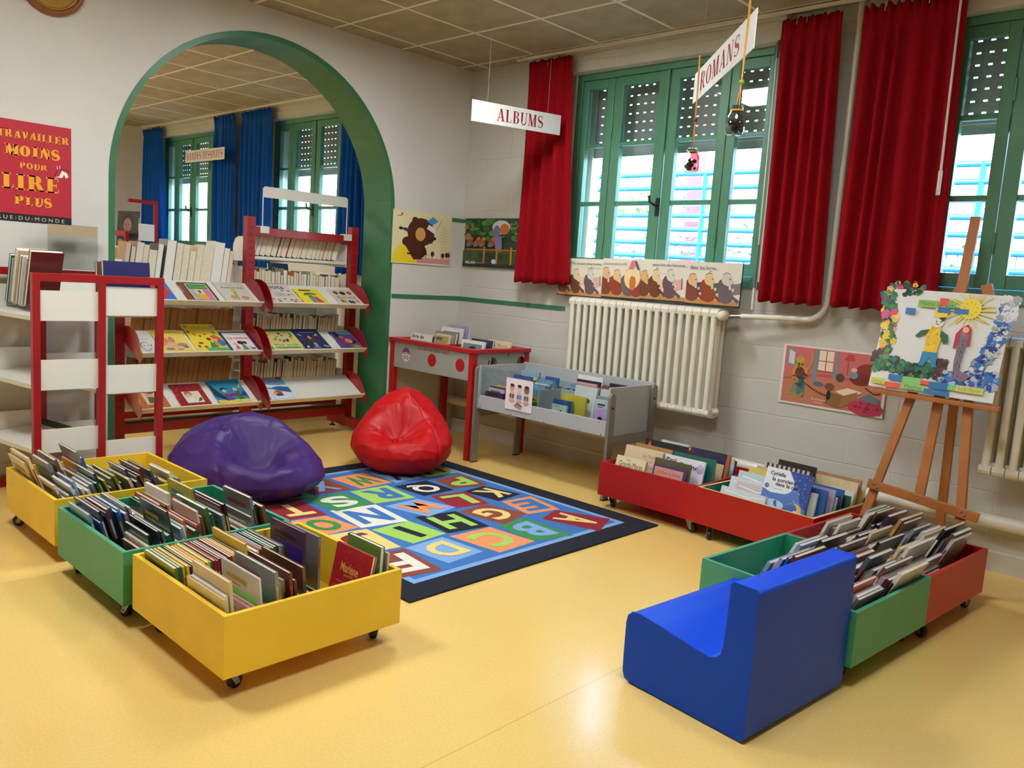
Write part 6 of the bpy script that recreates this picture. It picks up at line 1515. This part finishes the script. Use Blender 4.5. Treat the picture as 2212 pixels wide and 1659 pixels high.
# -- novels on the far side of the display rack, fore edges turned to us
def novels(place, ya, yb, z, spec, lean, hr, tr, wr=(.11, .14), pages=None, group='novels on the back of the display rack', xc=-.575, noun='novel'):
    y = ya; k = 0; i = 0; hs = 1
    while i < len(spec) and y < yb:
        ch = spec[i]; i += 1
        if ch == '+': hs = 1.22; continue
        if ch == ' ': y += .02; continue
        h = min(_rb.uniform(*hr)*hs, 9); t = _rb.uniform(*tr)*(1.6 if hs > 1.1 else 1); w = _rb.uniform(*wr); hs = 1
        th = t/math.cos(lean)
        if y+th+h*math.sin(lean) > yb: break
        k += 1
        M = T(xc, y+th/2, z+.0225+abs(math.sin(lean))*t/2) @ RZ(PI) @ RX(lean)
        n = PAL[ch][0]
        book('novel', '%s backed %s, %s from the left %s' % (n, noun, ordinal(k), place), M, w, h, t, ch, None, pages or (m_pages if _rb.random() < .75 else m_pages2), group)
        y += th+.001
novels('top back shelf, right bay of red rack', -1.645, -.83, 1.335, 'kwckmkcrorwcwpcmkcnmwkccwmkwcmukwc', D(17), (.165, .185), (.028, .05))
novels('second back shelf, right bay of red rack', -1.62, -.83, 1.03, 'cTuwckwTnkcgcowecwkcwTcTukcwnc', D(0), (.17, .215), (.018, .034))
novels('third back shelf, right bay of red rack', -1.64, -.83, .68, 'bTkTcuwTckcTrcwtTcRcwTukcTbwTck', D(4), (.19, .235), (.018, .03))
novels('lowest back shelf, right bay of red rack', -1.64, -.83, .335, 'cTkcTnTcukTnwckTcuTcwTkcTcTwck', D(4), (.20, .24), (.018, .03))
novels('top back shelf, left bay of red rack', -2.55, -1.74, 1.115, 'TuTcwk +e+ewcc+w+wup kn+cn wTukTcTk+e+w', D(7), (.20, .27), (.03, .055), (.13, .15))
novels('middle back shelf, left bay of red rack', -2.5, -1.74, .70, 'TTTTTTeTTTTTTTTTTTTTTTTTT', D(6), (.235, .245), (.03, .05), pages=m_pages3, noun='bound volume')
novels('lowest back shelf, left bay of red rack', -2.55, -1.74, .345, 'akkkkkkeeuTTTTTTTTTTTTTTT', D(8), (.235, .27), (.026, .045), pages=m_pages3, noun='bound volume')
# -- books on the white shelves at the left
g = 'books on the white shelf unit'
def lean_book(lab, x, y, z, w, h, t, c, lean, rz=PI/2): book('library_book', lab, T(x, y, z+abs(math.sin(lean))*t/2) @ RZ(rz) @ RX(lean), w, h, t, c, None, m_pages2, g)
for k, (c, x, h, t) in enumerate((('g', .115, .27, .03), ('s', .16, .25, .02), ('c', .215, .30, .045), ('e', .285, .27, .03), ('w', .33, .27, .02), ('S', .375, .26, .025), ('R', .43, .30, .035))):
    lean_book('%s film wrapped book, %s from the wall on the top left white shelf' % (PAL[c][0], ordinal(k+1)), x, -3.312, 1.016, .15, h, t, c, D(20))
for k, (c, y) in enumerate((('R', -3.47), ('S', -3.445), ('e', -3.425))):
    pass
book('library_book', 'navy book lying over the top bar of the white shelf unit', T(.60, -2.945, 1.0075) @ RZ(PI/2) @ RX(D(-6)), .24, .268, .03, (38, 36, 92), None, m_pages2, g)
book('library_book', 'brown book behind the navy book on the white shelf unit', T(.50, -2.98, 1.0075) @ RZ(PI/2) @ RX(D(-6)), .16, .26, .03, 'u', None, m_pages2, g)
# -- books in the bookcase and rack of the next room
novels('right half of white bookcase beyond rack', -1.24, -.30, 1.018, 'cTuwckwTnkcgcowecwkcwTcTukcwnc', D(0), (.16, .20), (.02, .035), xc=-1.58, group='books in the next room bookcase', noun='book')
novels('left half of white bookcase beyond rack', -2.25, -1.32, 1.018, 'wbTcsunwTRckbcwT', D(4), (.18, .24), (.02, .04), xc=-1.58, group='books in the next room bookcase', noun='book')
book('library_book', "blue book lettered L'Islande seen through the gap of the display rack", T(-1.462, -.82, 1.0432) @ RZ(PI/2) @ RX(D(-12)), .2, .27, .02, (34, 74, 120), [('tb', .2, .74, .8, .88, "L'Islande", (220, 226, 230)), ('r', 0, 0, .16, 1, (40, 110, 70)), ('r', .1, .5, .9, .55, (60, 110, 160))], m_pages2)
book('library_book', 'black album with a dark haired face on the red rack in the next room', T(-5.25, -.665, 1.3845) @ RZ(D(20)) @ RX(D(-4)), .34, .42, .02, (50, 46, 52), [('e', .52, .74, .3, .18, (26, 22, 24)), ('e', .50, .60, .2, .2, (150, 110, 92)), ('e', .42, .62, .03, .015, (26, 22, 24)), ('e', .58, .62, .03, .015, (26, 22, 24)), ('l', [(.44, .48), (.5, .46), (.56, .48)], .012, (110, 50, 50)), ('p', [(.2, .0), (.36, .36), (.64, .36), (.8, .0)], (30, 26, 30)), ('e', .2, .1, .14, .1, (150, 110, 92))], m_pages2)
for k, (c, x) in enumerate((('c', -5.55), ('k', -5.46), ('p', -5.36))):
    book('library_book', '%s book, %s from the left atop the red rack of the next room' % (PAL[c][0], ordinal(k+1)), T(x, -.54, 1.3865) @ RZ(PI/2) @ RX(D(-10)), .16, .3, .04, c, None, m_pages, 'books on the far red rack')
# little pot plant on the window sill of the next room
t = thing('potted_plant', 'small dark leafy pot plant on the ledge of the next room window', 'plant', T(-1.75, -.06, 1.40))
mb = MB(); mb.lathe([(.04, 0), (.055, .09), (.058, .09), (.05, .085), (0, .08)], ink((120, 120, 124)), 18); mb.build('pot', t)
mb = MB(); rnd = random.Random(3); ml = ink((40, 58, 60), .6)
for k in range(26):
    a = rnd.random()*6.28; q = rnd.uniform(.4, 1.25); r = rnd.uniform(.08, .2)
    tip = Vector((r*math.cos(a)*math.cos(q), r*.5*math.sin(a)*math.cos(q), .09+r*math.sin(q)))
    mb.tube([(0, 0, .08), tip*.6+Vector((0, 0, .05)), tip], .002, ml, 5)
    for s in range(3):
        c = tip*(1-.22*s)+Vector((0, 0, .03*s)); b = rnd.random()*6.28; l = .03
        d = Vector((math.cos(b), math.sin(b)*.5, .3))*l; e = Vector((-math.sin(b), math.cos(b), 0))*.009
        mb.add([c, c+d*.5+e, c+d, c+d*.5-e], [(0, 1, 2, 3)], ml)
mb.build('leaves', t)

# ================================================================== OUTSIDE
m_blu = mat('blue_rail', (20, 110, 190), .4); m_conc = mat('pale_concrete', (206, 204, 200), .8, noise=.08, nscale=2); m_redp = mat('red_post', (206, 40, 50), .5)
m_ground = mat('yard_ground', (196, 192, 186), .9)
mb = MB(); mb.box(-14, 14, .36, 16, -.3, -.02, m_ground); struct(mb.build('floor.001'))
mb = MB(); mb.box(-14, 14, 9.5, 9.8, -.02, 3.2, mat('yard_wall', (232, 228, 220), .8)); struct(mb.build('wall_yard'))
rr = random.Random(21)
t = thing('ramp_railing', 'blue and white tube railing of the ramp outside the middle window', 'railing')
mb = MB(); rails = MB(); wht = MB()
for k in range(8):
    z = 1.48+.133*k; rails.tube([(-3.4, 2.3, z+.04), (6.4, 2.3, z-.02)], .024, m_blu, 10)
for k in range(6):
    z = 1.62+.17*k; wht.tube([(-3.5, 3.4, z-.08), (6.4, 3.4, z+.06)], .028, m_conc, 10)
rails.build('blue_rail', t); wht.build('white_rail', t)
for x in (-2.7, -1.5, -.3, .86, 2.05, 3.24, 4.4, 5.6):
    mb = MB(); mb.tube([(x, 2.3, -.02), (x, 2.3, 2.43)], .026, m_blu, 10); mb.build('post', t)
mb = MB()
for k in range(90): mb.tube([(-1.9+k*.08, 2.31, 1.48), (-1.9+k*.08, 2.31, 1.745)], .004, m_blu, 4, caps=False)
mb.build('mesh_infill', t)
mb = MB(); mb.box(-3.5, 6.5, 3.0, 3.8, -.02, 1.42, m_conc); o = mb.build('ramp'); tag(o, 'pale concrete ramp outside behind the blue railing', 'ramp')
mb = MB(); mb.box(-.66, -.50, 4.4, 4.52, -.02, 4.2, m_redp); o = mb.build('red_post'); tag(o, 'red steel post outside seen between the window panes', 'post')
for k in range(12):
    x = -1.6+.42*k
    t = thing('planter', 'planter of pale flowers on the ramp wall outside, %s from the left' % ordinal(k+1), 'planter', T(x, 3.14, 1.421), 'flower planters outside')
    mb = MB(); mb.lathe([(.09, 0), (.12, .2), (.13, .2), (.11, .18), (0, .17)], ink((120, 116, 130)), 14); mb.build('pot', t)
    mb = MB()
    for q in range(60):
        a = rr.random()*6.28; r = rr.random()**.5*.2; z = .2+rr.random()*.28; c = ink(rr.choice([(236, 232, 220), (120, 160, 90), (90, 130, 80), (240, 236, 230)]), .7)
        s = .035; b = rr.random()*6.28
        p0 = Vector((r*math.cos(a), r*math.sin(a), z)); d = Vector((math.cos(b), math.sin(b), rr.uniform(-.6, .6)))*s; e = Vector((-math.sin(b), math.cos(b), rr.uniform(-.6, .6)))*s*.6
        mb.add([p0-d, p0-e, p0+d, p0+e], [(0, 1, 2, 3)], c)
    mb.build('flowers', t)
def shrub(label, x, y, z0, w, hh, seed, cols, nm='shrub'):
    rq = random.Random(seed); t = thing(nm, label, 'shrub', T(x, y, z0))
    mb = MB(); mb.tube([(0, 0, 0), (.03, .02, hh*.5), (-.05, 0, hh*.9)], [.05, .035, .01], ink((96, 78, 60), .8), 8)
    for k in range(7): a = rq.random()*6.28; mb.tube([(.02, .01, hh*(.2+.08*k)), (w*.35*math.cos(a), w*.35*math.sin(a), hh*(.4+.08*k))], [.02, .006], ink((96, 78, 60), .8), 6)
    mb.build('stem', t)
    mb = MB()
    for k in range(900):
        a = rq.random()*6.28; u = rq.random()*2-1; r = rq.random()**.4
        p0 = Vector((w/2*r*math.cos(a)*math.sqrt(1-u*u), w/2*r*math.sin(a)*math.sqrt(1-u*u), hh*(.58+.42*u*r)))
        b = rq.random()*6.28; s = rq.uniform(.04, .08); d = Vector((math.cos(b), math.sin(b), rq.uniform(-.8, .8)))*s; e = Vector((-math.sin(b), math.cos(b), rq.uniform(-.8, .8)))*s*.55
        mb.add([p0-d, p0-e, p0+d, p0+e], [(0, 1, 2, 3)], ink(rq.choice(cols), .6))
    mb.build('foliage', t)
GR = [(96, 140, 70), (120, 160, 84), (150, 176, 110), (80, 116, 66)]
shrub('green shrub outside behind the ramp, seen in the middle window', .2, 6.2, 0, 2.6, 3.0, 31, GR)
shrub('pale shrub outside at the left of the middle window', -2.4, 6.6, 0, 2.4, 3.4, 32, GR)
shrub('dark leafed tree outside the right window', 3.6, 7.2, 0, 3.2, 4.4, 33, [(90, 110, 100), (110, 130, 120), (70, 96, 84)], 'tree')
shrub('bluish shrub outside the nearer window of the next room', -7.2, 3.6, 0, 2.2, 2.3, 34, [(120, 150, 150), (150, 176, 170), (96, 120, 116), (190, 200, 206)])
# neighbouring house front with brickwork beyond the next room
m_brk = mat('neighbour_wall', (226, 226, 224), .8)
mb = MB(); mb.box(-13, -5.0, 4.9, 5.2, 0, 4.6, m_brk)
o = mb.build('neighbour_house'); tag(o, 'pale rendered house with brick courses outside the next room windows', 'building')
mb = MB(); ds = ink((150, 150, 156), .8)
for r_ in range(16):
    z = 2.2+r_*.12
    mb.box(-10.4, -7.2, 4.885, 4.9, z, z+.015, ds)
    for q in range(9): mb.box(-10.4+q*.36+(.18 if r_ % 2 else 0), -10.4+q*.36+.015+(.18 if r_ % 2 else 0), 4.885, 4.9, z, z+.12, ds)
mb.build('brick_courses', o)
